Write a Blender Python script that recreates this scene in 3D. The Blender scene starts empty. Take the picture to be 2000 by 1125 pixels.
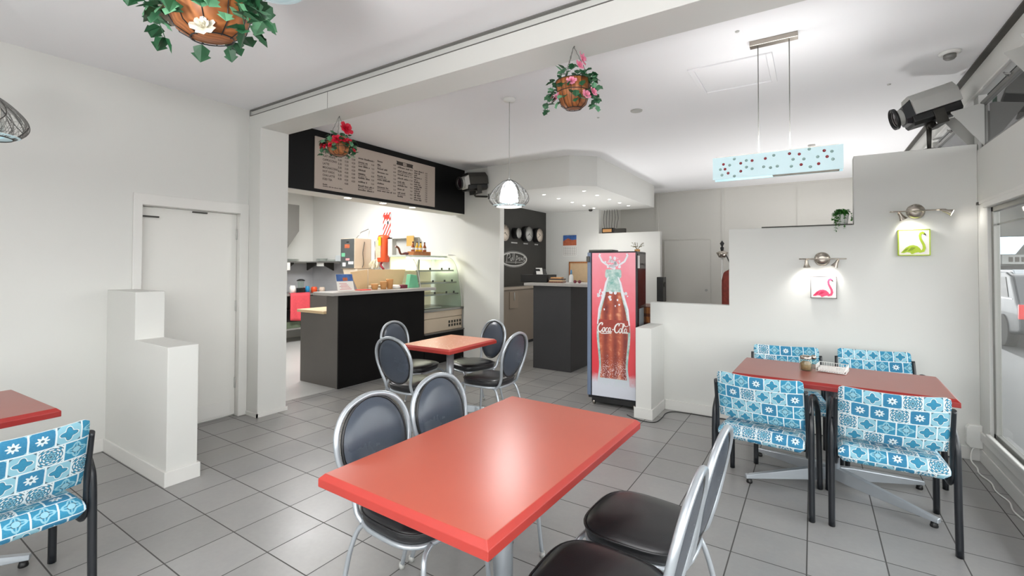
import bpy, math, random
from mathutils import Vector, Matrix
random.seed(7)
PI = math.pi
S = bpy.context.scene
C = S.collection

# ------------------------------------------------------------------ camera, world, exposure, large lights
cd = bpy.data.cameras.new('camera'); cam = bpy.data.objects.new('camera', cd); C.objects.link(cam)
cd.sensor_width = 36.0; cd.lens = 909.03 / 2000 * 36.0; cd.shift_y = -58.57 / 2000; cd.clip_start = 0.02
_th, _ph, _ro = 0.57364, 0.016843, 0.003473
_f = Vector((-math.sin(_th), math.cos(_th), 0)); _r = Vector((math.cos(_th), math.sin(_th), 0)); _u = Vector((0, 0, 1))
FW = _f * math.cos(_ph) + _u * math.sin(_ph); U2 = _u * math.cos(_ph) - _f * math.sin(_ph)
RR = _r * math.cos(_ro) + U2 * math.sin(_ro); UU = U2 * math.cos(_ro) - _r * math.sin(_ro)
mw = Matrix.Identity(4)
for i in range(3):
    mw[i][0] = RR[i]; mw[i][1] = UU[i]; mw[i][2] = -FW[i]
mw.translation = (0, 0, 1.47)
cam.matrix_world = mw
S.camera = cam
S.view_settings.view_transform = 'Standard'; S.view_settings.look = 'None'
S.view_settings.gamma = 1.0; S.view_settings.use_curve_mapping = False
S.view_settings.exposure = 1.17
S.cycles.max_bounces = 10; S.cycles.diffuse_bounces = 6; S.cycles.transparent_max_bounces = 16
S.cycles.sample_clamp_indirect = 2.0

w = bpy.data.worlds.new('world'); S.world = w; w.use_nodes = True
nt = w.node_tree; nt.nodes.clear()
wo = nt.nodes.new('ShaderNodeOutputWorld'); bg = nt.nodes.new('ShaderNodeBackground')
tc = nt.nodes.new('ShaderNodeTexCoord'); nz = nt.nodes.new('ShaderNodeTexNoise'); cr = nt.nodes.new('ShaderNodeValToRGB')
nz.inputs['Scale'].default_value = 3.0; nz.inputs['Detail'].default_value = 6
cr.color_ramp.elements[0].position = .38; cr.color_ramp.elements[0].color = (.92, .95, 1, 1)
cr.color_ramp.elements[1].position = .62; cr.color_ramp.elements[1].color = (1, .995, .985, 1)
nt.links.new(tc.outputs['Generated'], nz.inputs['Vector']); nt.links.new(nz.outputs['Fac'], cr.inputs['Fac'])
nt.links.new(cr.outputs['Color'], bg.inputs['Color']); nt.links.new(bg.outputs[0], wo.inputs['Surface'])
bg.inputs['Strength'].default_value = 2.5


def lamp(name, kind, loc, energy, color=(1, 1, 1), size=.1, size_y=None, rot=None, aim=None, spot=None, blend=.5, portal=False):
    l = bpy.data.lights.new(name, kind); l.energy = energy; l.color = color
    o = bpy.data.objects.new(name, l); C.objects.link(o); o.location = loc
    if kind == 'AREA':
        l.shape = 'RECTANGLE' if size_y else 'DISK'; l.size = size
        if size_y: l.size_y = size_y
        if portal: l.cycles.is_portal = True
    elif kind in ('POINT', 'SPOT'):
        l.shadow_soft_size = size
    if kind == 'SPOT':
        l.spot_size = spot; l.spot_blend = blend
    if aim is not None:
        o.rotation_euler = (Vector(aim) - Vector(loc)).to_track_quat('-Z', 'Y').to_euler()
    if rot: o.rotation_euler = rot
    return o


# daylight portals in the two shopfront windows
lamp('portal_front', 'AREA', (-.95, -2.0, 1.5), 1, size=3.8, size_y=2.6, aim=(-.95, 5, 1.5), portal=True)
lamp('portal_right', 'AREA', (1.16, 1.5, 1.1), 1, size=6.4, size_y=1.7, aim=(-5, 1.5, 1.1), portal=True)
# the rooms' own ceiling tubes that stay out of the frame
lamp('kitchen_tube_light', 'AREA', (-6.6, 4.2, 2.9), 54, (1, .995, .985), .6, 1.8, rot=(0, 0, 0))
# added fill spots without fittings, brightening the ceilings: behind the camera, behind the feature wall, behind the rear counter
lamp('rear_fill_spot', 'SPOT', (.2, 7.6, .5), 100, (1, .99, .98), .3, aim=(.2, 7.7, 3), spot=2.9, blend=1.0)
lamp('front_fill_spot', 'SPOT', (-.3, -1.2, 1.15), 500, (1, .99, .98), .3, aim=(-.3, -1.2, 3), spot=2.9, blend=1.0)
lamp('rear_counter_fill_spot', 'SPOT', (-3.2, 7.3, .8), 46, (1, .99, .98), .25, aim=(-3.2, 7.3, 3), spot=2.9, blend=1.0)
sun = lamp('sun', 'SUN', (0, 0, 20), .1, (1, .97, .93), rot=(math.radians(50), 0, math.radians(160)))
sun.data.angle = .3


# ------------------------------------------------------------------ materials
def lin(c):
    r = []
    for x in c:
        x /= 255.0
        r.append(x / 12.92 if x <= .04045 else ((x + .055) / 1.055) ** 2.4)
    return tuple(r)


class NT:
    def __init__(s, name):
        s.mat = bpy.data.materials.new(name); s.mat.use_nodes = True
        s.t = s.mat.node_tree; s.t.nodes.clear()
        s.out = s.n('ShaderNodeOutputMaterial')

    def n(s, k, **kw):
        x = s.t.nodes.new(k)
        for a, b in kw.items(): setattr(x, a, b)
        return x

    def l(s, a, b): s.t.links.new(a, b)

    def put(s, inp, v):
        if hasattr(v, 'is_output') or isinstance(v, bpy.types.NodeSocket): s.l(v, inp)
        else: inp.default_value = v

    def m(s, op, a, b=None, c=None):
        x = s.n('ShaderNodeMath', operation=op)
        s.put(x.inputs[0], a)
        if b is not None: s.put(x.inputs[1], b)
        if c is not None: s.put(x.inputs[2], c)
        return x.outputs[0]

    def mix(s, f, a, b):
        x = s.n('ShaderNodeMix', data_type='RGBA')
        s.put(x.inputs[0], f)
        for i, v in ((6, a), (7, b)):
            if isinstance(v, tuple): v = (v + (1,))[:4]
            s.put(x.inputs[i], v)
        return x.outputs[2]

    def noise(s, scale, vec=None, detail=3, rough=.5):
        x = s.n('ShaderNodeTexNoise'); x.inputs['Scale'].default_value = scale; x.inputs['Detail'].default_value = detail
        x.inputs['Roughness'].default_value = rough
        if vec is not None: s.l(vec, x.inputs['Vector'])
        return x.outputs['Fac']

    def coord(s, k='Object'): return s.n('ShaderNodeTexCoord').outputs[k]

    def pr(s, col, rough=.5, metal=0., **kw):
        p = s.n('ShaderNodeBsdfPrincipled')
        s.put(p.inputs['Base Color'], (col + (1,))[:4] if isinstance(col, tuple) else col)
        s.put(p.inputs['Roughness'], rough); s.put(p.inputs['Metallic'], metal)
        for k, v in kw.items():
            s.put(p.inputs[k.replace('_', ' ')], v)
        s.l(p.outputs[0], s.out.inputs['Surface'])
        return p

    def bump(s, p, h, strength=.2, dist=.01):
        b = s.n('ShaderNodeBump'); b.inputs['Strength'].default_value = strength; b.inputs['Distance'].default_value = dist
        s.l(h, b.inputs['Height']); s.l(b.outputs[0], p.inputs['Normal'])


def M(name, rgb, rough=.5, metal=0., var=.06, scale=6., bump=0., bscale=60., emit=None, estr=0., coat=0., spec=.5):
    t = NT(name); c = lin(rgb); v = t.coord()
    f = t.noise(scale, v, 4)
    col = t.mix(f, tuple(x * (1 - var) for x in c), tuple(min(1, x * (1 + var)) for x in c))
    rr = t.m('MULTIPLY_ADD', f, .12, max(0.02, rough - .06))
    kw = {}
    if coat: kw['Coat_Weight'] = coat
    p = t.pr(col, rr, metal, Specular_IOR_Level=spec, **kw)
    if bump: t.bump(p, t.noise(bscale, v, 4), bump, .003)
    if emit:
        p.inputs['Emission Color'].default_value = lin(emit) + (1,); p.inputs['Emission Strength'].default_value = estr
    return t.mat


def glass(name, tint=(240, 246, 245), refl=.08):
    t = NT(name); tr = t.n('ShaderNodeBsdfTransparent'); gl = t.n('ShaderNodeBsdfGlossy'); mx = t.n('ShaderNodeMixShader')
    tr.inputs[0].default_value = lin(tint) + (1,); gl.inputs['Roughness'].default_value = .03
    fr = t.n('ShaderNodeFresnel'); fr.inputs[0].default_value = 1.35
    f = t.m('MULTIPLY_ADD', t.noise(2.0, t.coord(), 2), .02, t.m('ADD', fr.outputs[0], refl - .05))
    f = t.m('MULTIPLY', f, t.m('SUBTRACT', 1, t.n('ShaderNodeNewGeometry').outputs['Backfacing']))
    t.l(f, mx.inputs[0]); t.l(tr.outputs[0], mx.inputs[1]); t.l(gl.outputs[0], mx.inputs[2]); t.l(mx.outputs[0], t.out.inputs['Surface'])
    return t.mat


def floor_mat():
    t = NT('floor_tiles'); g = t.n('ShaderNodeNewGeometry').outputs['Position']
    sp = t.n('ShaderNodeSeparateXYZ'); t.l(g, sp.inputs[0])
    u = t.m('DIVIDE', t.m('ADD', sp.outputs[0], .034), .3315); v = t.m('DIVIDE', t.m('SUBTRACT', sp.outputs[1], 1.345), .3275)
    fu = t.m('ABSOLUTE', t.m('SUBTRACT', t.m('FRACT', u), .5)); fv = t.m('ABSOLUTE', t.m('SUBTRACT', t.m('FRACT', v), .5))
    gr = t.m('GREATER_THAN', t.m('MAXIMUM', fu, fv), .4905)
    cv = t.n('ShaderNodeCombineXYZ'); t.l(t.m('FLOOR', u), cv.inputs[0]); t.l(t.m('FLOOR', v), cv.inputs[1])
    wn = t.n('ShaderNodeTexWhiteNoise'); t.l(cv.outputs[0], wn.inputs['Vector'])
    n1 = t.noise(2.2, g, 5, .65); n2 = t.noise(38, g, 3)
    k = t.m('ADD', t.m('MULTIPLY_ADD', wn.outputs['Value'], .16, .72), t.m('ADD', t.m('MULTIPLY', n1, .3), t.m('MULTIPLY', n2, .12)))
    base = t.mix(n1, lin((137, 137, 138)), lin((146, 144, 140)))
    mu = t.n('ShaderNodeMix', data_type='RGBA', blend_type='MULTIPLY'); mu.inputs[0].default_value = 1
    t.l(base, mu.inputs[6]); cb = t.n('ShaderNodeCombineXYZ')
    for i in range(3): t.l(k, cb.inputs[i])
    t.l(cb.outputs[0], mu.inputs[7])
    # pale crumbs and scuffs
    vo = t.n('ShaderNodeTexVoronoi'); vo.inputs['Scale'].default_value = 2.3; t.l(g, vo.inputs['Vector'])
    sc = t.m('LESS_THAN', vo.outputs['Distance'], .022)
    c2 = t.mix(sc, mu.outputs[2], lin((170, 168, 160)))
    col = t.mix(gr, c2, lin((64, 63, 61)))
    p = t.pr(col, t.m('MULTIPLY_ADD', n1, .22, t.m('MULTIPLY_ADD', gr, .3, .22)))
    h = t.m('ADD', t.m('MULTIPLY', t.m('SUBTRACT', 1, gr), 1), t.m('MULTIPLY', n2, .06))
    t.bump(p, h, .35, .004)
    return t.mat


def fabric_mat():
    t = NT('patchwork_fabric'); uv = t.coord('UV'); sp = t.n('ShaderNodeSeparateXYZ'); t.l(uv, sp.inputs[0])
    u = t.m('DIVIDE', sp.outputs[0], .083); v = t.m('DIVIDE', sp.outputs[1], .083)
    row = t.m('FLOOR', v)
    u = t.m('ADD', u, t.m('MULTIPLY', row, .37))
    fx = t.m('SUBTRACT', t.m('FRACT', u), .5); fy = t.m('SUBTRACT', t.m('FRACT', v), .5)
    cv = t.n('ShaderNodeCombineXYZ'); t.l(t.m('FLOOR', u), cv.inputs[0]); t.l(row, cv.inputs[1]); t.l(t.n('ShaderNodeObjectInfo').outputs['Random'], cv.inputs[2])
    wn = t.n('ShaderNodeTexWhiteNoise'); t.l(cv.outputs[0], wn.inputs['Vector']); rnd = wn.outputs['Value']
    r = t.m('SQRT', t.m('ADD', t.m('MULTIPLY', fx, fx), t.m('MULTIPLY', fy, fy)))
    th = t.m('ARCTAN2', fy, fx)
    c4 = t.m('COSINE', t.m('MULTIPLY', th, 4)); c8 = t.m('COSINE', t.m('MULTIPLY', th, 8))
    q = t.m('SUBTRACT', r, t.m('MULTIPLY_ADD', c4, .075, .29))
    p8 = t.m('SUBTRACT', r, t.m('MULTIPLY_ADD', c8, .06, .24))
    mx = t.m('MAXIMUM', t.m('ABSOLUTE', fx), t.m('ABSOLUTE', fy))
    T, T2, L, N, W = lin((20, 120, 156)), lin((20, 108, 148)), lin((136, 184, 200)), lin((58, 84, 100)), lin((220, 228, 230))
    lt = lambda a, b: t.m('LESS_THAN', a, b)
    gt = lambda a, b: t.m('GREATER_THAN', a, b)
    A = t.mix(lt(p8, -.03), T2, W); A = t.mix(lt(r, .07), A, N); A = t.mix(gt(t.m('ADD', t.m('ABSOLUTE', fx), t.m('ABSOLUTE', fy)), .82), A, L)
    B = t.mix(lt(t.m('ABSOLUTE', q), .035), L, W); B = t.mix(lt(q, -.02), B, T); B = t.mix(lt(t.m('ABSOLUTE', t.m('ADD', q, .02)), .014), B, N); B = t.mix(gt(r, .56), B, N)
    D = t.mix(lt(p8, .03), W, L); D = t.mix(gt(t.m('SINE', t.m('MULTIPLY', r, 62)), .35), D, N); D = t.mix(gt(t.m('MULTIPLY', c8, t.m('SINE', t.m('MULTIPLY', r, 30))), .25), D, T); D = t.mix(lt(r, .06), D, N)
    E = t.mix(lt(t.m('ABSOLUTE', q), .05), T, L); E = t.mix(lt(r, .17), E, L); E = t.mix(lt(t.m('ABSOLUTE', t.m('SUBTRACT', r, .17)), .02), E, N); E = t.mix(lt(t.m('MINIMUM', t.m('ABSOLUTE', fx), t.m('ABSOLUTE', fy)), .02), E, L)
    col = t.mix(lt(rnd, .26), A, A); col = t.mix(gt(rnd, .26), A, B); col = t.mix(gt(rnd, .55), col, D); col = t.mix(gt(rnd, .78), col, E)
    col = t.mix(gt(mx, .462), col, W)
    nz = t.noise(160, uv, 2)
    col = t.mix(t.m('MULTIPLY', nz, .25), col, L)
    p = t.pr(col, .85, 0, Specular_IOR_Level=.25)
    t.bump(p, t.noise(500, uv, 1), .15, .002)
    return t.mat


def panel_mat():
    # printed fridge film: red with paler centre cloud at the top, fading to icy white at the foot
    t = NT('printed_red_film'); o = t.coord(); sp = t.n('ShaderNodeSeparateXYZ'); t.l(o, sp.inputs[0])
    n = t.noise(7, o, 5, .6); z = sp.outputs[2]
    f = t.m('MULTIPLY', t.m('SUBTRACT', z, .85), 1.1)
    c = t.mix(t.m('MULTIPLY_ADD', n, .35, f), lin((216, 62, 72)), lin((236, 150, 164)))
    ice = t.m('SUBTRACT', .47, t.m('ADD', z, t.m('MULTIPLY', n, .22)))
    c = t.mix(t.m('MINIMUM', 1, t.m('MAXIMUM', 0, t.m('MULTIPLY', ice, 8))), c, lin((214, 218, 228)))
    t.pr(c, .3, 0, Coat_Weight=.3)
    return t.mat


def cola_mat():
    t = NT('printed_cola_brown'); o = t.coord(); sp = t.n('ShaderNodeSeparateXYZ'); t.l(o, sp.inputs[0])
    n = t.noise(9, o, 5, .65); s = t.m('SINE', t.m('ADD', t.m('MULTIPLY', sp.outputs[0], 62), t.m('MULTIPLY', n, 2.5)))
    c = t.mix(t.m('MULTIPLY_ADD', s, .3, t.m('MULTIPLY', n, .9)), lin((112, 44, 44)), lin((196, 100, 70)))
    c = t.mix(t.m('MINIMUM', 1, t.m('MAXIMUM', 0, t.m('MULTIPLY_ADD', t.m('MULTIPLY_ADD', n, .9, t.m('MULTIPLY', s, .12)), 5, -2.8))), c, lin((222, 160, 124)))
    n2 = t.noise(120, o, 2)
    low = t.m('MULTIPLY', t.m('SUBTRACT', .55, sp.outputs[2]), 1.0)
    c = t.mix(t.m('GREATER_THAN', t.m('ADD', n2, t.m('MINIMUM', low, .14)), .72), c, lin((226, 206, 206)))
    ice = t.m('SUBTRACT', .40, t.m('ADD', sp.outputs[2], t.m('MULTIPLY', n, .25)))
    c = t.mix(t.m('MINIMUM', 1, t.m('MAXIMUM', 0, t.m('MULTIPLY', ice, 7))), c, lin((214, 216, 226)))
    t.pr(c, .3)
    return t.mat


def bottle_mat():
    t = NT('printed_green_glass'); o = t.coord(); sp = t.n('ShaderNodeSeparateXYZ'); t.l(o, sp.inputs[0])
    n = t.noise(16, o, 5, .65)
    c = t.mix(t.m('MINIMUM', 1, t.m('MAXIMUM', 0, t.m('MULTIPLY_ADD', n, 3, -1))), lin((112, 168, 160)), lin((206, 220, 214)))
    ice = t.m('SUBTRACT', .62, t.m('ADD', sp.outputs[2], t.m('MULTIPLY', n, .3)))
    c = t.mix(t.m('MINIMUM', 1, t.m('MAXIMUM', 0, t.m('MULTIPLY', ice, 4))), c, lin((212, 216, 226)))
    t.pr(c, .3)
    return t.mat


def stripe_mat():
    t = NT('red_white_stripes'); o = t.coord(); sp = t.n('ShaderNodeSeparateXYZ'); t.l(o, sp.inputs[0])
    f = t.m('FRACT', t.m('MULTIPLY', t.m('SUBTRACT', sp.outputs[0], t.m('MULTIPLY', sp.outputs[2], .6)), 14))
    c = t.mix(t.m('GREATER_THAN', f, .5), lin((232, 226, 220)), lin((214, 62, 50)))
    t.pr(c, .5)
    return t.mat


def wood_mat(name, a, b, sc=9):
    t = NT(name); o = t.coord(); wv = t.n('ShaderNodeTexWave'); wv.inputs['Scale'].default_value = sc
    wv.inputs['Distortion'].default_value = 5; t.l(o, wv.inputs['Vector'])
    t.pr(t.mix(wv.outputs['Fac'], lin(a), lin(b)), .45)
    return t.mat


def red_lam(name, a, b, rough):
    t = NT(name); o = t.coord(); n = t.noise(3, o, 5, .6); n2 = t.noise(90, o, 2)
    c = t.mix(n, lin(a), lin(b))
    t.pr(c, t.m('MULTIPLY_ADD', n2, .02, rough + .04), 0, Specular_IOR_Level=.5)
    return t.mat


WALL = M('white_wall_paint', (216, 216, 212), .6, var=.015, scale=1.5, bump=.05, bscale=150)
TRIM = M('white_gloss_trim', (222, 221, 217), .35, var=.02)
CEIL = M('white_ceiling_paint', (243, 243, 245), .8, var=.012, scale=1.2)
BACKW = M('grey_panel_paint', (210, 208, 202), .65, var=.02, scale=1.5)
FLOOR = floor_mat(); FAB = fabric_mat()
VINYLF = M('pale_grey_vinyl', (176, 176, 174), .35, var=.06, scale=3)
BLACKP = M('black_board_paint', (14, 14, 15), .4, var=.2, scale=2, spec=.2)
CHARC = M('charcoal_wall_paint', (44, 43, 40), .55, var=.15, scale=1.5)
BLKCTR = M('black_laminate', (20, 19, 19), .5, var=.25, scale=2.5, spec=.12)
GREYCTR = M('charcoal_laminate', (86, 82, 78), .42, var=.2, scale=2.5)
GREYTOP = M('grey_stone_laminate', (170, 166, 162), .35, var=.08, scale=20)
MENU = M('taupe_menu_board', (178, 165, 154), .5, var=.05, scale=3)
INK = M('dark_brown_ink', (56, 46, 42), .6)
REDT = red_lam('red_laminate', (176, 86, 67), (167, 75, 59), .27)
REDE = red_lam('red_table_edge', (168, 58, 50), (160, 50, 44), .3)
DKRED = red_lam('dull_red_laminate', (150, 84, 74), (140, 74, 66), .26)
PALER = red_lam('pale_sheen_laminate', (222, 150, 122), (214, 138, 112), .22)  # the pale peach reflection on this tabletop is put into the colour
DKREDE = red_lam('dull_red_table_edge', (150, 40, 36), (136, 34, 32), .3)
SILVER = M('silver_grey_paint', (178, 184, 190), .3, .55, var=.05)
CHROME = M('brushed_nickel', (176, 168, 158), .28, 1., var=.05)
STEEL = M('stainless_steel', (170, 170, 168), .33, .9, var=.08, scale=4)
VINYL = M('black_vinyl', (30, 30, 32), .3, var=.15, scale=5, bump=.08, bscale=220)
VINYLB = M('black_vinyl_sky_sheen', (62, 69, 80), .26, var=.12, scale=5, bump=.08, bscale=220)  # black vinyl with the blue-grey of reflected sky put into its colour
BLKTUBE = M('black_powder_coat', (24, 27, 32), .32, var=.12)
BLKPL = M('black_plastic', (16, 16, 17), .4, var=.15)
DGREY = M('dark_grey_metal', (64, 62, 58), .45, .5)
MGREY = M('mid_grey_metal', (128, 127, 124), .42, .4)
LGREY = M('light_grey_plastic', (186, 186, 182), .45)
WHITE = M('white_plastic', (232, 232, 228), .4)
ALU = M('weathered_aluminium', (140, 140, 136), .4, .6)
GLASS = glass('clear_window_glass', (249, 250, 249)); GLASSG = glass('pale_green_glass', (238, 246, 240), .07)
GREENED = M('green_glass_edge', (120, 176, 152), .25)
COIR = wood_mat('coir_liner', (142, 84, 44), (176, 110, 62), 14)
LEAF = M('dark_ivy_leaf', (34, 84, 52), .5, var=.5, scale=25)
LEAF2 = M('pale_ivy_leaf', (88, 140, 104), .5, var=.35, scale=25)
GRASSY = M('bright_green_leaf', (50, 120, 36), .5, var=.5, scale=30)
PINK = M('pink_petal', (232, 150, 176), .6, var=.25, scale=40)
REDF = M('crimson_petal', (206, 24, 56), .55, var=.35, scale=40)
WHITEF = M('white_petal', (232, 228, 214), .6, var=.1, scale=40)
BULB = M('lit_opal_glass', (250, 250, 250), .3, emit=(246, 250, 255), estr=3.0)
DLGT = M('lit_downlight', (255, 250, 240), .3, emit=(255, 246, 232), estr=6.0)
BLUEG = M('pale_blue_lit_glass', (196, 222, 228), .2, emit=(205, 232, 238), estr=.12)
REDDOT = M('ruby_glass_dot', (140, 18, 36), .15)
PALEDOT = M('pale_glass_dot', (150, 180, 176), .15)
FILM = panel_mat(); COLA = cola_mat(); STRIPE = stripe_mat()
BOTG = bottle_mat(); LABELR = M('printed_dark_red_label', (150, 62, 52), .3, var=.35, scale=14)
ICE = M('printed_ice_white', (226, 226, 232), .3, var=.12, scale=40)
CREAM = M('cream_enamel', (214, 186, 146), .4, var=.06)
BEIGE = M('beige_metal', (202, 186, 164), .45, var=.05)
WOODO = wood_mat('orange_wood', (186, 120, 66), (150, 88, 44))
WOODB = wood_mat('brown_wood', (120, 66, 40), (92, 48, 30))
ORANGE = M('orange_red_enamel', (226, 84, 40), .4, var=.1)
REDP = M('red_plastic', (214, 62, 52), .4)
TOWEL = M('coral_towelling', (226, 82, 92), .9, var=.18, scale=30, bump=.4, bscale=400)
PAPER = M('white_paper', (232, 230, 226), .7)
GREENP = M('mint_green_paper', (112, 186, 146), .6, var=.15)
BLUEP = M('blue_print', (60, 96, 156), .5, var=.6, scale=18)
TERRA = M('terracotta_print', (176, 96, 66), .5, var=.5, scale=20)
YELLOW = M('yellow_drink', (232, 178, 40), .25)
AMBER = M('amber_drink', (150, 74, 26), .25)
CARD = M('brown_card_cup', (198, 146, 92), .7, var=.12)
LIME = M('lime_paint', (172, 196, 48), .6, var=.25, scale=25)
PINKP = M('flamingo_pink_paint', (226, 74, 110), .6, var=.4, scale=25)
CANVAS = M('white_canvas', (240, 234, 228), .7, var=.03)
MAROON = M('maroon_board', (112, 40, 56), .6, var=.15)
ASPH = M('grey_asphalt', (56, 57, 59), .85, var=.1, scale=3)
PAVE = M('concrete_footpath', (96, 97, 98), .8, var=.1, scale=2)
CARG = M('grey_car_paint', (46, 50, 54), .4, .2, coat=.2)
CARW = M('white_car_paint', (120, 126, 132), .3, coat=.4)
TAILR = M('red_tail_lamp', (190, 40, 40), .2)
SOFF = M('dark_verandah_soffit', (58, 58, 55), .8)
FACADE = M('grey_facade_paint', (104, 106, 104), .8, var=.15, scale=2)
BLUEAWN = M('blue_white_awning', (190, 212, 232), .7, var=.15, scale=6)
TYRE = M('black_tyre', (24, 24, 25), .8)


# ------------------------------------------------------------------ mesh helpers
class MB:
    def __init__(s): s.v = []; s.f = []; s.m = []; s.s = []; s.uv = {}

    def add(s, vs, fs, mi=0, sm=False, uvs=None):
        b = len(s.v); s.v += [tuple(p) for p in vs]
        for f in fs:
            if uvs: s.uv[len(s.f)] = [uvs[i] for i in f]
            s.f.append([b + i for i in f]); s.m.append(mi); s.s.append(sm)
        return s

    def box(s, x0, x1, y0, y1, z0, z1, mi=0):
        v = [(x, y, z) for z in (z0, z1) for y in (y0, y1) for x in (x0, x1)]
        return s.add(v, [(0, 2, 3, 1), (4, 5, 7, 6), (0, 1, 5, 4), (2, 6, 7, 3), (0, 4, 6, 2), (1, 3, 7, 5)], mi)

    def prism(s, pts, a, b, axis='z', mi=0, sm=False):
        """polygon pts extruded from a to b along axis; pts are (x,y) for z, (x,z) for y, (y,z) for x"""
        def P(p, t): return (p[0], p[1], t) if axis == 'z' else (p[0], t, p[1]) if axis == 'y' else (t, p[0], p[1])
        n = len(pts); v = [P(p, a) for p in pts] + [P(p, b) for p in pts]
        s.add(v, [tuple(range(n - 1, -1, -1)), tuple(range(n, 2 * n))], mi)
        b0 = len(s.v) - 2 * n
        for i in range(n):
            j = (i + 1) % n
            s.f.append([b0 + i, b0 + j, b0 + n + j, b0 + n + i]); s.m.append(mi); s.s.append(sm)
        return s

    def tube(s, path, r, n=8, closed=False, mi=0, caps=True, flat=None):
        P = [Vector(p) for p in path]; k = len(P); rings = []; prev = None
        for i in range(k):
            if closed: d = (P[(i + 1) % k] - P[i - 1])
            else: d = P[min(i + 1, k - 1)] - P[max(i - 1, 0)]
            d.normalize()
            if prev is None:
                a = Vector((0, 0, 1)) if abs(d.z) < .9 else Vector((0, 1, 0))
                if flat is not None: a = Vector(flat[0])
                u = (a - d * a.dot(d)).normalized()
            else:
                u = (prev - d * prev.dot(d)).normalized()
            prev = u; w = d.cross(u); rr = r[i] if isinstance(r, (list, tuple)) else r
            ru, rw = (rr, rr) if flat is None else (rr * flat[1], rr * flat[2])
            rings.append([P[i] + u * (ru * math.cos(2 * PI * j / n)) + w * (rw * math.sin(2 * PI * j / n)) for j in range(n)])
        v = [p for q in rings for p in q]; f = []
        for i in range(k if closed else k - 1):
            a, b = i * n, ((i + 1) % k) * n
            for j in range(n): f.append((a + j, a + (j + 1) % n, b + (j + 1) % n, b + j))
        s.add(v, f, mi, True)
        if caps and not closed:
            b0 = len(s.v) - len(v)
            s.f.append([b0 + j for j in range(n - 1, -1, -1)]); s.m.append(mi); s.s.append(False)
            s.f.append([b0 + (k - 1) * n + j for j in range(n)]); s.m.append(mi); s.s.append(False)
        return s

    def lathe(s, prof, n=24, o=(0, 0, 0), ax=(0, 0, 1), mi=0, sm=True, cap=True):
        d = Vector(ax).normalized(); a = Vector((1, 0, 0)) if abs(d.x) < .9 else Vector((0, 1, 0))
        u = (a - d * a.dot(d)).normalized(); w = d.cross(u); o = Vector(o); v = []; f = []
        for r, z in prof:
            for j in range(n):
                t = 2 * PI * j / n; v.append(o + d * z + u * (r * math.cos(t)) + w * (r * math.sin(t)))
        for i in range(len(prof) - 1):
            for j in range(n):
                f.append((i * n + j, i * n + (j + 1) % n, (i + 1) * n + (j + 1) % n, (i + 1) * n + j))
        s.add(v, f, mi, sm)
        if cap:
            b0 = len(s.v) - len(v); k = len(prof) - 1
            if prof[0][0] > 1e-5: s.f.append([b0 + j for j in range(n - 1, -1, -1)]); s.m.append(mi); s.s.append(False)
            if prof[-1][0] > 1e-5: s.f.append([b0 + k * n + j for j in range(n)]); s.m.append(mi); s.s.append(False)
        return s

    def disc(s, o, r, ax, th=.002, n=20, mi=0): return s.lathe([(r, 0), (r, th)], n, o, ax, mi, False)

    def grid(s, fn, nu, nv, mi=0, sm=True, uvf=None, flip=False):
        v = []; uvs = []
        for j in range(nv + 1):
            for i in range(nu + 1):
                v.append(fn(i / nu, j / nv)); uvs.append(uvf(i / nu, j / nv) if uvf else (i / nu, j / nv))
        f = []
        for j in range(nv):
            for i in range(nu):
                q = (j * (nu + 1) + i, j * (nu + 1) + i + 1, (j + 1) * (nu + 1) + i + 1, (j + 1) * (nu + 1) + i)
                f.append(q[::-1] if flip else q)
        return s.add(v, f, mi, sm, uvs)

    def ribbon(s, pts, w, o, U, V, mi=0):
        """flat pen stroke; pts (a,b[,width factor]) in the plane o + a*U + b*V"""
        o, U, V = Vector(o), Vector(U), Vector(V); n = len(pts); v = []
        for i in range(n):
            a, b = pts[max(0, i - 1)], pts[min(n - 1, i + 1)]
            d = Vector((b[0] - a[0], b[1] - a[1])); d.normalize(); k = (pts[i][2] if len(pts[i]) > 2 else 1) * w / 2
            for sg in (1, -1):
                x, y = pts[i][0] - d.y * k * sg, pts[i][1] + d.x * k * sg
                v.append(o + U * x + V * y)
        return s.add(v, [(2 * i, 2 * i + 1, 2 * i + 3, 2 * i + 2) for i in range(n - 1)], mi)

    def poly(s, pts, o, U, V, mi=0):
        o, U, V = Vector(o), Vector(U), Vector(V)
        return s.add([o + U * p[0] + V * p[1] for p in pts], [tuple(range(len(pts)))], mi)

    def text(s, body, size, o, U, V, mi=0, align='LEFT', sx=1.):
        key = (body, align)
        if key not in _TX:
            cu = bpy.data.curves.new('lettering', 'FONT'); cu.body = body; cu.size = 1; cu.align_x = align; cu.resolution_u = 2; cu.offset = .025
            ob = bpy.data.objects.new('lettering', cu); me = bpy.data.meshes.new_from_object(ob)
            _TX[key] = ([tuple(v.co) for v in me.vertices], [tuple(p.vertices) for p in me.polygons])
            bpy.data.objects.remove(ob); bpy.data.meshes.remove(me); bpy.data.curves.remove(cu)
        vs, fs = _TX[key]; o, U, V = Vector(o), Vector(U), Vector(V)
        return s.add([o + U * (p[0] * size * sx) + V * (p[1] * size) for p in vs], fs, mi)

    def move(s, mat, i0=0):
        for i in range(i0, len(s.v)): s.v[i] = tuple(mat @ Vector(s.v[i]))
        return s

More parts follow.
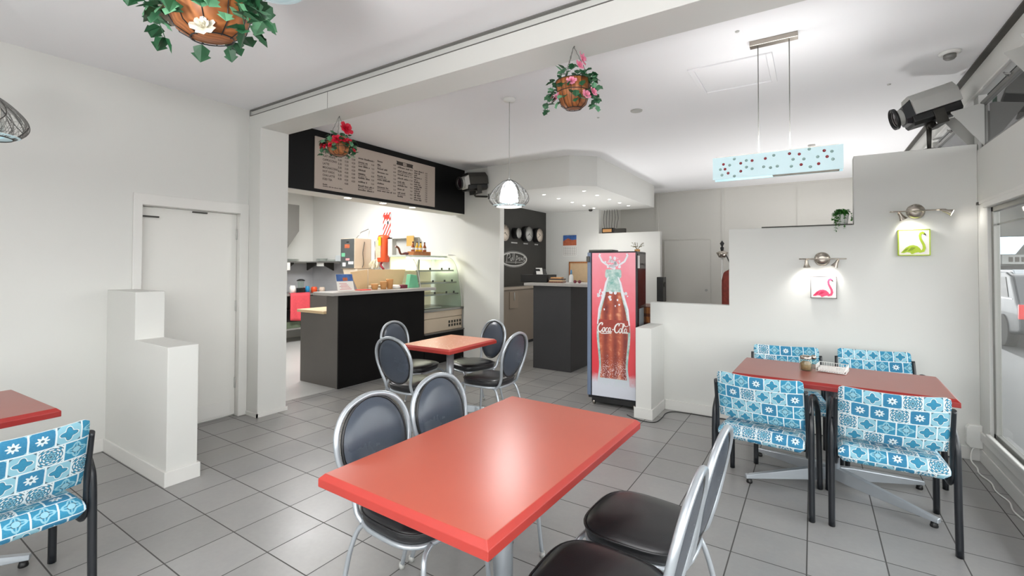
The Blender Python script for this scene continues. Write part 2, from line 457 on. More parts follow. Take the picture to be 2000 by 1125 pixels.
    def build(s, name, mats, parent=None, bevel=0., off=None, label=None, seg=2):
        if not isinstance(mats, (list, tuple)): mats = [mats]
        if off is not None: s.v = [(p[0] - off[0], p[1] - off[1], p[2] - off[2]) for p in s.v]
        me = bpy.data.meshes.new(name); me.from_pydata(s.v, [], s.f)
        for m in mats: me.materials.append(m)
        me.polygons.foreach_set('material_index', s.m); me.polygons.foreach_set('use_smooth', s.s)
        if s.uv:
            ul = me.uv_layers.new(name='UVMap')
            for pi, us in s.uv.items():
                for k, li in enumerate(me.polygons[pi].loop_indices): ul.data[li].uv = us[k]
        me.update()
        o = bpy.data.objects.new(name, me); C.objects.link(o)
        if parent is not None: o.parent = parent
        if bevel:
            b = o.modifiers.new('bevel', 'BEVEL'); b.width = bevel; b.segments = seg; b.limit_method = 'ANGLE'; b.angle_limit = .6
        if label: o['label'] = label
        return o


_TX = {}


def tag(o, label, cat, group=None):
    o['label'] = label; o['category'] = cat
    if group: o['group'] = group
    return o


def thing(name, label, cat, loc=(0, 0, 0), rz=0., group=None):
    o = bpy.data.objects.new(name, None); C.objects.link(o); o.location = loc; o.rotation_euler = (0, 0, rz); o.empty_display_size = .1
    return tag(o, label, cat, group)


def one(mb, name, mats, label, cat, group=None, bevel=0., at=None):
    """a thing that is one mesh, built in world coordinates and given an origin at its base"""
    if at is None:
        xs, ys, zs = zip(*mb.v); at = ((min(xs) + max(xs)) / 2, (min(ys) + max(ys)) / 2, min(zs))
    o = mb.build(name, mats, bevel=bevel, off=at); o.location = at
    return tag(o, label, cat, group)


def struct(name, mb, mats, parent=None, bevel=0.):
    o = mb.build(name, mats, parent, bevel)
    if parent is None: o['kind'] = 'structure'
    return o


def dup(root, loc, rz, label, group=None):
    r = root.copy(); C.objects.link(r); r.location = loc; r.rotation_euler = (0, 0, rz); r['label'] = label
    if group: r['group'] = group
    for ch in list(root.children):
        c = ch.copy(); C.objects.link(c); c.parent = r
        for g in list(ch.children):
            d = g.copy(); C.objects.link(d); d.parent = c
    return r


def arc(cx, cy, rx, ry, a0, a1, n):
    return [(cx + rx * math.cos(math.radians(a0 + (a1 - a0) * i / n)), cy + ry * math.sin(math.radians(a0 + (a1 - a0) * i / n))) for i in range(n + 1)]


def smooth_path(pts, n=5):
    P = [Vector(p) for p in pts]; out = []
    for i in range(len(P) - 1):
        a, b, c, d = P[max(0, i - 1)], P[i], P[i + 1], P[min(len(P) - 1, i + 2)]
        for k in range(n):
            t = k / n
            out.append(.5 * ((2 * b) + (c - a) * t + (2 * a - 5 * b + 4 * c - d) * t * t + (3 * b - a - 3 * c + d) * t ** 3))
    return out + [P[-1]]


X3, Y3, Z3 = Vector((1, 0, 0)), Vector((0, 1, 0)), Vector((0, 0, 1))
CZ = 3.013
XR = 1.066
YF = 4.928

# ------------------------------------------------------------------ the setting
struct('floor', MB().box(-4.78, 1.125, -2.2, 10.0, -.1, 0), FLOOR)
struct('floor_kitchen', MB().box(-9.0, -4.78, 1.4, 6.0, -.1, .002), VINYLF)
struct('ceiling', MB().box(-4.85, 1.03, -2.2, 10.0, CZ, CZ + .1), CEIL)
struct('ceiling_kitchen', MB().box(-9.0, -5.03, 1.4, 6.0, 3.0, 3.1), CEIL)
# left wall with the door opening
b = MB(); b.box(-4.85, -4.712, -2.2, 1.58, 0, CZ); b.box(-4.85, -4.712, 1.58, 2.38, 1.975, CZ); b.box(-4.85, -4.712, 2.38, 2.457, 0, CZ)
struct('wall_left', b, WALL)
struct('baseboard_left', MB().box(-4.712, -4.698, -2.2, 1.367, 0, .1), TRIM, bevel=.003)
b = MB()
b.prism([(1.522, 0), (1.585, 0), (1.585, 1.972), (2.375, 1.972), (2.375, 0), (2.456, 0), (2.456, 2.067), (1.522, 2.067)], -4.712, -4.695, 'x')
b.prism([(1.572, 0), (1.585, 0), (1.585, 1.968), (2.376, 1.968), (2.376, 0), (2.388, 0), (2.388, 1.98), (1.572, 1.98)], -4.79, -4.712, 'x')
struct('trim_1', b, TRIM, bevel=.004)
d = struct('door_1', MB().box(-4.80, -4.762, 1.587, 2.374, .015, 1.962), M('door_paint', (222, 221, 216), .4, var=.015), bevel=.003)
struct('kick_board', MB().box(-4.762, -4.755, 1.60, 2.33, .03, .16), TRIM, d, .002)
for z in (1.72, 1.02, .27): struct('hinge', MB().tube([(-4.758, 2.372, z), (-4.758, 2.372, z + .1)], .008, 8), LGREY, d)
struct('door_closer', MB().box(-4.762, -4.745, 1.59, 1.72, 1.875, 1.888).box(-4.775, -4.74, 1.98, 2.1, 1.945, 1.957), DGREY, d)
# stepped half wall beside the door
b = MB(); b.prism([(-4.712, 0), (-3.603, 0), (-3.603, .918), (-4.155, .918), (-4.155, 1.268), (-4.712, 1.268)], 1.367, 1.552, 'y')
struct('wall_stepped', b, WALL, bevel=.004)
b = MB(); b.prism([(-4.70, 1.352), (-3.588, 1.352), (-3.588, 1.567), (-4.70, 1.567), (-4.70, 1.552), (-3.603, 1.552), (-3.603, 1.367), (-4.70, 1.367)], 0, .1, 'z')
struct('baseboard_stepped', b, TRIM, bevel=.003)
# pillar and ceiling beam
b = MB(); b.box(-4.85, -4.503, 2.457, 2.746, 0, 2.81); struct('wall_pillar', b, WALL, bevel=.004)
b = MB(); b.box(-4.70, -4.49, 2.445, 2.457, 0, .035); b.box(-4.503, -4.49, 2.445, 2.758, 0, .035); struct('baseboard_pillar', b, TRIM)
b = MB(); b.box(-4.85, XR, 2.457, 2.746, 2.808, 2.95); b.box(-4.85, XR, 2.48, 2.746, 2.95, CZ)
struct('trim_beam', b, WALL, bevel=.003)
b = MB(); b.box(-4.70, 1.05, 2.457, 2.479, 2.952, 2.957); b.box(-4.70, 1.05, 2.452, 2.48, 3.005, CZ); b.box(-3.468, -3.464, 2.4555, 2.458, 2.81, 2.948); struct('trim_2', b, MGREY)
# kitchen
b = MB(); b.box(-5.03, -4.742, 2.746, 5.93, 2.30, CZ); struct('wall_menu_header', b, WALL)
struct('trim_3', MB().box(-4.742, -4.73, 2.746, 5.93, 2.304, CZ - .002), BLACKP)
b = MB(); b.box(-9.0, -8.9, 1.4, 6.1, 0, 3.1); struct('wall_kitchen_back', b, WALL)
b = MB(); b.box(-9.0, -4.735, 5.99, 6.1, 0, CZ); b.box(-4.735, -4.03, 5.90, 5.99, 0, CZ); struct('wall_kitchen_right', b, WALL)
b = MB(); b.box(-9.0, -4.85, 1.3, 1.4, 0, 3.1); struct('wall_kitchen_left', b, WALL)
struct('trim_4', MB().box(-8.899, -8.893, 2.0, 5.985, .93, 1.5).box(-8.893, -7.2, 5.984, 5.99, .93, 1.5), M('satin_splashback', (188, 189, 192), .35, .3, var=.08))
b = MB(); b.box(-4.042, -4.026, 5.89, 6.0, 0, CZ - .43); struct('trim_5', b, TRIM)
# rear area
b = MB(); b.box(-4.85, -4.735, 6.1, 8.77, 0, CZ); struct('wall_logo', b, CHARC)
b = MB(); b.box(-4.735, -3.55, 8.65, 8.77, 0, CZ); struct('wall_calendar', b, WALL)
b = MB(); b.box(-3.55, -2.35, 8.65, 8.77, 0, 2.115); struct('wall_rear_partition', b, WALL, bevel=.004)
b = MB(); b.box(-4.85, 1.2, 9.9, 10.0, 0, CZ); struct('wall_back', b, BACKW)
b = MB()
for x in (-2.75, -1.47, -.204, 1.0): b.box(x - .03, x + .03, 9.885, 9.9, 0, CZ)
b.box(-3.55, 1.05, 9.88, 9.9, CZ - .03, CZ); struct('trim_6', b, BACKW)
b = MB(); b.box(-4.85, -3.55, 8.77, 9.9, 0, CZ); struct('wall_rear_left', b, BACKW)
b = MB(); b.prism([(-4.735, 5.99), (-4.25, 5.99), (-4.25, 5.85), (-2.84, 5.855), (-2.535, 6.12), (-2.535, 8.92), (-3.55, 8.92), (-3.55, 8.65), (-4.735, 8.65)], 2.589, CZ, 'z')
struct('ceiling_bulkhead', b, WALL, bevel=.003)
# flamingo wall
b = MB(); b.prism([(-1.445, 0), (XR, 0), (XR, 2.42), (.298, 2.42), (.298, 1.832), (-.682, 1.832), (-.682, 1.093), (-1.445, 1.093)], YF, YF + .13, 'y')
struct('wall_feature', b, WALL, bevel=.004)
struct('trim_7', MB().box(-.40, .29, YF - .004, YF + .13, 1.831, 1.842), DGREY)
b = MB(); b.box(-1.29, XR, YF - .015, YF, 0, .1); struct('baseboard_feature', b, TRIM, bevel=.003)
b = MB(); b.box(-1.458, -1.305, 4.485, YF, 0, .872); struct('wall_end_post', b, WALL, bevel=.004)
b = MB(); b.prism([(-1.472, 4.471), (-1.29, 4.471), (-1.29, YF - .015), (-1.305, YF - .015), (-1.305, 4.485), (-1.472, 4.485)], 0, .1, 'z'); struct('baseboard_post', b, TRIM, bevel=.003)
# right (street) wall
b = MB(); b.box(XR, 1.125, -2.2, 10, 0, .25); b.box(XR, 1.125, -2.2, 10, 1.905, 2.368); b.box(XR, 1.125, 4.70, 5.2, .25, 1.905); b.box(XR, 1.125, 5.2, 10, .25, 1.905)
b.box(XR, 1.125, -2.2, -1.75, .25, 1.905); b.box(1.075, 1.125, -2.2, 10, 2.79, 3.05)
for y in (-1.4, .45, 2.3, 3.55, 4.98, 6.6, 8.3, 9.9): b.box(1.075, 1.125, y - .06, y + .06, 2.368, 2.79)
struct('wall_right', b, WALL)
b = MB(); b.box(1.04, XR, -2.0, 4.70, .235, .27); b.box(1.05, XR, -2.0, 4.92, .17, .235); b.box(1.055, XR, -2.0, 4.92, 0, .10)
struct('baseboard_right', b, TRIM, bevel=.006)
b = MB(); b.box(1.045, XR, -2.0, 4.72, 1.905, 1.945); b.box(1.055, XR, -2.0, 4.86, 1.945, 1.972); b.box(1.05, 1.075, -2.0, 9.9, 2.786, 2.80)
struct('trim_8', b, TRIM, bevel=.005)
struct('trim_9', MB().box(1.03, 1.075, -2.2, 10, 3.0, 3.06), DGREY)
b = MB(); b.box(1.10, 1.106, -1.75, 4.70, .25, 1.905); wi = struct('window_1', b, GLASS)
b = MB()
for y in (-1.75, .4, 2.55, 4.655): b.box(1.085, 1.12, y, y + .045, .25, 1.905)
b.box(1.085, 1.12, -1.75, 4.70, .25, .285); b.box(1.085, 1.12, -1.75, 4.70, 1.87, 1.905); b.box(1.107, 1.115, -1.75, 4.70, 1.772, 1.785)
struct('window_frame', b, ALU, wi, .003)
# fanlights above, tilted in between triangular cheeks
ys = [(-1.34, .39), (.51, 2.24), (2.36, 3.49), (3.61, 4.92), (5.04, 6.54), (6.66, 8.24)]
for k, (y0, y1) in enumerate(ys):
    wf = struct('window_%d' % (k + 3), MB().box(1.10, 1.105, y0 + .03, y1 - .03, 2.40, 2.72), GLASS)
    b = MB(); b.box(1.09, 1.12, y0, y1, 2.368, 2.40); b.box(1.085, 1.12, y0, y1, 2.70, 2.735); b.box(1.09, 1.12, y0, y0 + .03, 2.368, 2.72); b.box(1.09, 1.12, y1 - .03, y1, 2.368, 2.72)
    struct('sash_frame', b, MGREY, wf, .003)
    for yc in (y0 + .02, y1 - .1):
        struct('cheek_plate', MB().prism([(1.085, 2.375), (1.085, 2.69), (1.06, 2.70), (.90, 2.665), (.90, 2.655)], yc, yc + .006, 'y'), LGREY, wf)
    struct('latch', MB().tube([(1.08, (y0 + y1) / 2 - .03, 2.72), (1.06, (y0 + y1) / 2, 2.73), (1.06, (y0 + y1) / 2 + .03, 2.75), (1.08, (y0 + y1) / 2 + .03, 2.72)], .005, 6), STEEL, wf)
# shopfront behind the camera, its left part kept solid to dim the left wall
b = MB(); b.box(-4.85, 1.2, -2.2, -2.05, 0, .3); b.box(-4.85, 1.2, -2.2, -2.05, 2.75, CZ); b.box(-4.85, -2.8, -2.2, -2.05, .3, 2.75); b.box(.9, 1.2, -2.2, -2.05, .3, 2.75)
struct('wall_front', b, WALL)
wi = struct('window_2', MB().box(-2.8, .9, -2.13, -2.124, .3, 2.75), GLASS)
b = MB()
for x in (-2.8, -.95, .86): b.box(x, x + .05, -2.15, -2.10, .3, 2.75)
b.box(-2.8, .9, -2.15, -2.10, .3, .35); b.box(-2.8, .9, -2.15, -2.10, 2.70, 2.75); struct('window_frame', b, ALU, wi)
# street
struct('floor_footpath', MB().box(1.125, 2.9, -8, 60, -.12, -.02), PAVE)
struct('floor_forecourt', MB().box(-9, 1.2, -9, -2.2, -.12, -.02), PAVE)
struct('floor_road', MB().box(2.9, 40, -30, 90, -.2, -.14).box(-30, 2.9, -60, -9, -.2, -.14), ASPH)
struct('ceiling_verandah', MB().box(1.2, 3.0, -1.0, 26, 3.06, 3.2).box(2.9, 3.0, -1.0, 26, 2.95, 3.2).box(1.2, 2.9, 11.9, 12.1, 2.85, 3.06).box(1.2, 2.9, 17.9, 18.1, 2.85, 3.06), SOFF)

# ------------------------------------------------------------------ tables
def rot2(x, y, a): return (x * math.cos(a) - y * math.sin(a), x * math.sin(a) + y * math.cos(a))


def table(label, loc, rz, L, W, top, edge, z=.747, th=.044, cham=.016, pole=.038, polemat=None, kind='cross', group='red laminate dining tables'):
    """L along local x, W along local y"""
    t = thing('dining_table', label, 'table', loc, rz, group)
    a, c = L / 2, W / 2
    b = MB(); lv = [(0, z - th), (0, z - cham), (cham, z)]
    v = []
    for ins, h in lv:
        for sx, sy in ((-1, -1), (1, -1), (1, 1), (-1, 1)): v.append((sx * (a - ins), sy * (c - ins), h))
    f = [(3, 2, 1, 0), (8, 9, 10, 11)]
    b.add(v, [f[0]], 1); b0 = len(b.v) - 12; b.f.append([b0 + i for i in f[1]]); b.m.append(0); b.s.append(False)
    for k in range(2):
        for i in range(4):
            j = (i + 1) % 4; b.f.append([b0 + k * 4 + i, b0 + k * 4 + j, b0 + k * 4 + 4 + j, b0 + k * 4 + 4 + i]); b.m.append(1); b.s.append(False)
    b.build('tabletop', [top, edge], t, .002)
    pm = polemat or SILVER
    MB().lathe([(pole, .06), (pole, z - th - .01)], 20).build('column', pm, t)
    MB().box(-.2, .2, -.03, .03, z - th - .014, z - th).box(-.03, .03, -.2, .2, z - th - .014, z - th).build('top_plate', BLKTUBE, t)
    for sx, sy in ((1, 1), (1, -1), (-1, 1), (-1, -1)):
        ex, ey = sx * L * .425, sy * W * .425
        d = Vector((ex, ey, 0)); ln = d.length; d.normalize(); s = Vector((-d.y, d.x, 0)); b = MB(); vs = []
        for r, hw, z0, z1 in ((.0, .026, .055, .135), (.12, .025, .045, .125), (ln, .017, .03, .055)):
            p = d * r
            vs += [p - s * hw + Z3 * z0, p + s * hw + Z3 * z0, p + s * hw * .8 + Z3 * z1, p - s * hw * .8 + Z3 * z1]
        fs = []
        for k in (0, 4):
            for i in range(4):
                j = (i + 1) % 4; fs.append((k + i, k + j, k + 4 + j, k + 4 + i))
        fs += [(3, 2, 1, 0), (8, 9, 10, 11)]
        lg = b.add(vs, fs).build('base_leg', SILVER, t, .004)
        p = d * (ln - .025); MB().lathe([(.018, 0), (.02, .006), (.014, .032)], 12, (p.x, p.y, 0)).build('foot_pad', BLKPL, lg)
    return t


table('large red laminate table in the foreground with a glossy chamfered top', (-1.066, 1.595, 0), math.radians(89.0), 1.2, .735, REDT, REDE, group=None)
table('small salmon red table in front of the black counter', (-2.95, 3.47, 0), math.radians(91.5), .745, .585, PALER, REDE, .738, pole=.036, group=None)
table('dull red table below the two flamingo pictures', (.107, 3.825, 0), math.radians(-1.7), 1.158, .672, DKRED, DKREDE, .745, group=None)
table('dull red table cut off by the left edge near the stepped half wall', (-3.50, .145, 0), math.radians(93.0), 1.17, .715, DKRED, DKREDE, .75, group=None)


# ------------------------------------------------------------------ round-back metal chairs (facing local +Y)
def superell(a, c, p, n, taper=0.):
    out = []
    for i in range(n):
        t = 2 * PI * i / n; x = a * math.copysign(abs(math.cos(t)) ** (2 / p), math.cos(t)); y = c * math.copysign(abs(math.sin(t)) ** (2 / p), math.sin(t))
        out.append((x * (1 + taper * y / c), y))
    return out


def round_chair(label, loc, rz):
    t = thing('round_back_chair', label, 'chair', loc, rz, 'metal chairs with round black backs')
    n = 40; b = MB(); v = []; rings = [(.90, .425), (.97, .43), (1.0, .445), (1.0, .462), (.985, .472), (.95, .480), (.80, .489), (.5, .495), (.2, .497)]
    for k, z in rings:
        for x, y in superell(.198 * k, .205 * k, 3.2, n, .06): v.append((x, y - .005, z))
    f = []
    for i in range(len(rings) - 1):
        for j in range(n): f.append((i * n + j, i * n + (j + 1) % n, (i + 1) * n + (j + 1) % n, (i + 1) * n + j))
    v.append((0, -.005, .498)); e = len(v) - 1; m = (len(rings) - 1) * n
    f += [(m + j, m + (j + 1) % n, e) for j in range(n)] + [tuple(range(n - 1, -1, -1))]
    seat = b.add(v, f, 0, True).build('seat', VINYL, t)
    MB().tube([(x, y - .005, .470) for x, y in superell(.2, .207, 3.2, n, .06)], .0045, 6, True).build('piping', VINYL, seat)
    MB().tube([(x, y - .005, .418) for x, y in superell(.19, .197, 3.2, n, .06)], .0105, 8, True).build('seat_frame', SILVER, t)
    for s in (-1, 1):
        lg = MB().tube(smooth_path([(s * .12, .185, .418), (s * .165, .198, .405), (s * .188, .212, .36), (s * .192, .222, .2), (s * .2, .24, .012)]), .0105, 8).build('leg', SILVER, t)
        MB().lathe([(.013, 0), (.014, .025)], 10, (s * .2, .241, 0)).build('rubber_foot', LGREY, lg)
        lg = MB().tube(smooth_path([(s * .135, -.10, .41), (s * .155, -.17, .395), (s * .172, -.21, .30), (s * .18, -.245, .15), (s * .188, -.285, .012)]), .0105, 8).build('leg', SILVER, t)
        MB().lathe([(.013, 0), (.014, .025)], 10, (s * .188, -.286, 0)).build('rubber_foot', LGREY, lg)
    lo = [(-.150, -.165, .41), (-.150, -.20, .44), (-.152, -.222, .50), (-.178, -.242, .58), (-.203, -.262, .68), (-.19, -.282, .775), (-.125, -.297, .85), (0, -.303, .882)]
    path = lo + [(-x, y, z) for x, y, z in lo[-2::-1]]
    MB().tube(smooth_path(path, 6), .0125, 10).build('back_frame', SILVER, t)
    # oval padded back, leaning with the frame; both faces are vinyl tinted with the sky's reflection
    def bp(u, vv, front):
        a = 2 * PI * u; k = vv; x = .178 * k * math.cos(a); z = .188 * k * math.sin(a)
        y = -.262 - (z + .0) * .22 + (.022 * (1 - k ** 4) ** .5 if front else -.012 * (1 - k ** 4) ** .5)
        return (x, y, .683 + z)
    bk = MB().grid(lambda u, q: bp(u, q, True), 36, 8).grid(lambda u, q: bp(u, q, False), 36, 8, 1, flip=True).build('backrest', [VINYLB, VINYLB], t)
    MB().tube([bp(i / 36, 1.0, False) for i in range(36)], .007, 6, True).build('piping', VINYL, bk)
    return t


D2R = math.radians
ch = round_chair('round-back chair at the near left corner of the large red table', (-1.40, 1.445, 0), D2R(-90))
for p, a, lb in [((-1.40, 1.885, 0), -90, 'round-back chair second from the front, left side of the large red table'),
                 ((-.57, 1.835, 0), 88, 'round-back chair farther back on the right side of the large red table'),
                 ((-.575, 1.39, 0), 91, 'nearest round-back chair, right of the large red table, its seat cut by the bottom edge'),
                 ((-2.88, 2.95, 0), -1, 'round-back chair on the near side of the small salmon table'),
                 ((-3.39, 3.45, 0), -84, 'round-back chair between the small salmon table and the black counter'),
                 ((-2.96, 3.83, 0), 162, 'round-back chair on the far side of the small salmon table by the white wing wall'),
                 ((-2.47, 3.45, 0), 92, 'round-back chair on the right side of the small salmon table')]:
    dup(ch, p, D2R(a), lb)


# ------------------------------------------------------------------ upholstered stacking chairs (facing local +Y)
def fabric_chair(label, loc, rz):
    t = thing('fabric_chair', label, 'chair', loc, rz, 'chairs in blue patchwork fabric')
    hw = .236
    prof = [(-.235, .372), (-.262, .385), (-.274, .41), (-.270, .44), (-.25, .462), (-.2, .468), (-.1, .458), (0, .452), (.1, .455), (.18, .462), (.225, .457), (.245, .435), (.24, .405), (.215, .392), (.1, .385), (-.1, .378)]
    L = [0.]
    for i in range(1, len(prof) + 1):
        a, c = prof[i - 1], prof[i % len(prof)]; L.append(L[-1] + math.hypot(c[0] - a[0], c[1] - a[1]))
    n = len(prof)
    def sf(u, v):
        k = min(int(round(v * n)), n); y, z = prof[k % n]; x = (u * 2 - 1)
        e = max(0, abs(x) - .9) / .1
        return (x * hw, y, z * (1 - 0) + (.42 - z) * .55 * e * e)
    b = MB().grid(sf, 20, n, uvf=lambda u, v: (u * 2 * hw, L[min(int(round(v * n)), n)] + .03))
    for s, ui in ((-1, 0), (1, 1)):
        vs = [sf(ui, k / n) for k in range(n)]
        b.add(vs, [tuple(range(n)) if s < 0 else tuple(range(n - 1, -1, -1))], 0, False, [(p[1], p[2]) for p in vs])
    b.build('seat', FAB, t)
    # concave back with rolled edges
    def bk(u, v, off):
        x = (u * 2 - 1); h = v; z = .512 + h * .30 - .012 * h * (1 - x * x) * 1.0
        y = -.222 - .085 * h - .006 * math.sin(h * PI) - .03 * (1 - x * x) + .008
        e = max(0, abs(x) - .88) / .12; e2 = max(0, h - .9) / .1; e3 = max(0, .1 - h) / .1
        k = 1 - max(e, e2, e3) ** 2
        cx = x * hw * (1 - .015 * (e * max(e2, e3)))
        return (cx, y + off * (.3 + .7 * k), z - (.012 * e * e * e2))
    uvf = lambda u, v: (u * 2 * hw, v * .31 + .6)
    b = MB().grid(lambda u, v: bk(u, v, .017), 24, 12, uvf=uvf, flip=True).grid(lambda u, v: bk(u, v, -.017), 24, 12, uvf=uvf)
    edge = [(i / 24, 0) for i in range(24)] + [(1, i / 12) for i in range(12)] + [(1 - i / 24, 1) for i in range(24)] + [(0, 1 - i / 12) for i in range(12)]
    ne = len(edge); vs = [bk(u, v, .017) for u, v in edge] + [bk(u, v, -.017) for u, v in edge]
    b.add(vs, [(i, (i + 1) % ne, ne + (i + 1) % ne, ne + i) for i in range(ne)], 0, True, [uvf(u, v) for u, v in edge] * 2)
    b.build('backrest', FAB, t)
    for s in (-1, 1):
        fl = ((1, 0, 0), .85, 1.35)
        MB().tube(smooth_path([(s * .246, -.283, .745), (s * .247, -.262, .66), (s * .248, -.238, .56), (s * .249, -.228, .46), (s * .248, -.222, .385), (s * .244, -.195, .352), (s * .24, -.14, .356), (s * .236, .0, .372), (s * .236, .16, .378)], 4), .0135, 10, flat=fl).build('upright', BLKTUBE, t)
        MB().tube(smooth_path([(s * .268, -.252, 0), (s * .267, -.243, .25), (s * .266, -.235, .5), (s * .263, -.215, .575), (s * .258, -.165, .635), (s * .253, -.10, .662)], 4), .0175, 10, flat=((1, 0, 0), .95, 1.25)).build('leg', BLKTUBE, t)
        MB().tube(smooth_path([(s * .268, .25, 0), (s * .266, .24, .25), (s * .264, .222, .45), (s * .262, .17, .56), (s * .258, .06, .635), (s * .254, -.04, .662), (s * .252, -.13, .655), (s * .250, -.225, .60)], 4), .0175, 10, flat=((1, 0, 0), .95, 1.25)).build('leg', BLKTUBE, t)
    MB().tube([(-.25, .12, .375), (.25, .12, .375)], .011, 8).tube([(-.25, -.12, .357), (.25, -.12, .357)], .011, 8).build('stretcher', BLKTUBE, t)
    return t


fc = fabric_chair('blue patchwork chair with its back to us, near left side of the flamingo-wall table', (-.258, 3.497, 0), D2R(-5))
for p, a, lb in [((.348, 3.49, 0), .5, 'blue patchwork chair with its back to us, nearest the street window'),
                 ((-.145, 4.235, 0), 190, 'blue patchwork chair against the wall under the pink flamingo picture'),
                 ((.435, 4.39, 0), 187, 'blue patchwork chair against the wall under the green flamingo picture'),
                 ((-2.905, .462, 0), 92, 'blue patchwork chair cut off by the left edge of the photo')]:
    dup(fc, p, D2R(a), lb)

# jars and menu basket on the right-hand table
t = thing('condiment_jar', 'squat clear glass jar of brown sachets on the table under the flamingos', 'jar', (-.045, 3.87, .747))
MB().lathe([(.036, 0), (.04, .008), (.04, .06), (.033, .074), (.033, .08)], 20).build('glass_jar', GLASSG, t)
MB().lathe([(.03, .004), (.032, .05), (.02, .062)], 10).build('contents', M('brown_sachets', (150, 120, 86), .7, var=.5, scale=60), t)
MB().lathe([(.035, .08), (.036, .083), (.035, .098), (.02, .104)], 20).build('lid', CHROME, t)
t = thing('salt_shaker', 'slim glass shaker with steel lid behind the squat sachet jar', 'shaker', (.0, 3.97, .747))
MB().lathe([(.02, 0), (.022, .004), (.02, .06), (.016, .066)], 16).build('glass_body', GLASSG, t)
MB().lathe([(.018, .066), (.018, .085), (.01, .094)], 16).build('lid', CHROME, t)
t = thing('wire_basket', 'white wire basket of papers on the table under the flamingos', 'basket', (.11, 3.93, .747), D2R(-9))
b = MB()
for z in (.004, .045): b.tube([(-.085, -.075, z), (.085, -.075, z), (.085, .075, z), (-.085, .075, z)], .0022, 6, True)
for i in range(13):
    x = -.085 + .17 * i / 12; b.tube([(x, -.075, .045), (x, -.075, .004), (x, .075, .004), (x, .075, .045)], .0013, 5)
for i in range(10):
    y = -.075 + .15 * i / 9; b.tube([(-.085, y, .045), (-.085, y, .004)], .0013, 5); b.tube([(.085, y, .045), (.085, y, .004)], .0013, 5)
b.build('wire_frame', WHITE, t)
MB().box(-.075, .075, -.065, .065, .007, .022).build('papers', PAPER, t)

# ------------------------------------------------------------------ hanging flower baskets
def leafmesh(b, p, d, up, L, mi):
    d = d.normalized(); s = d.cross(up)
    if s.length < 1e-3: s = d.cross(Vector((1, 0, 0)))
    s.normalize(); u = s.cross(d)
    q = [(0, 0, 0), (.25, .42, .08), (.55, .34, .04), (.62, .5, .02), (1, 0, -.12), (.62, -.5, .02), (.55, -.34, .04), (.25, -.42, .08)]
    vs = [p + d * (a * L) + s * (c * L) + u * (e * L) for a, c, e in q]
    b.add(vs, [(0, 1, 2, 4), (2, 3, 4), (0, 4, 6, 7), (6, 4, 5)], mi, False)


def flower(b, p, d, R, mi, n=5, layers=3):
    d = d.normalized(); a = d.orthogonal().normalized(); c = d.cross(a)
    for l in range(layers):
        r = R * (1 - l * .28); tilt = .25 + l * .5
        for i in range(n):
            t = 2 * PI * (i + l * .5) / n; o = a * math.cos(t) + c * math.sin(t); s = d.cross(o)
            tip = o * (r * math.cos(tilt)) + d * (r * math.sin(tilt) + l * R * .08)
            vs = [p, p + tip * .5 + s * r * .45, p + tip + s * r * .34, p + tip * 1.06 + d * r * .1, p + tip - s * r * .34, p + tip * .5 - s * r * .45]
            b.add(vs, [(0, 1, 2, 3), (0, 3, 4, 5)], mi, False)


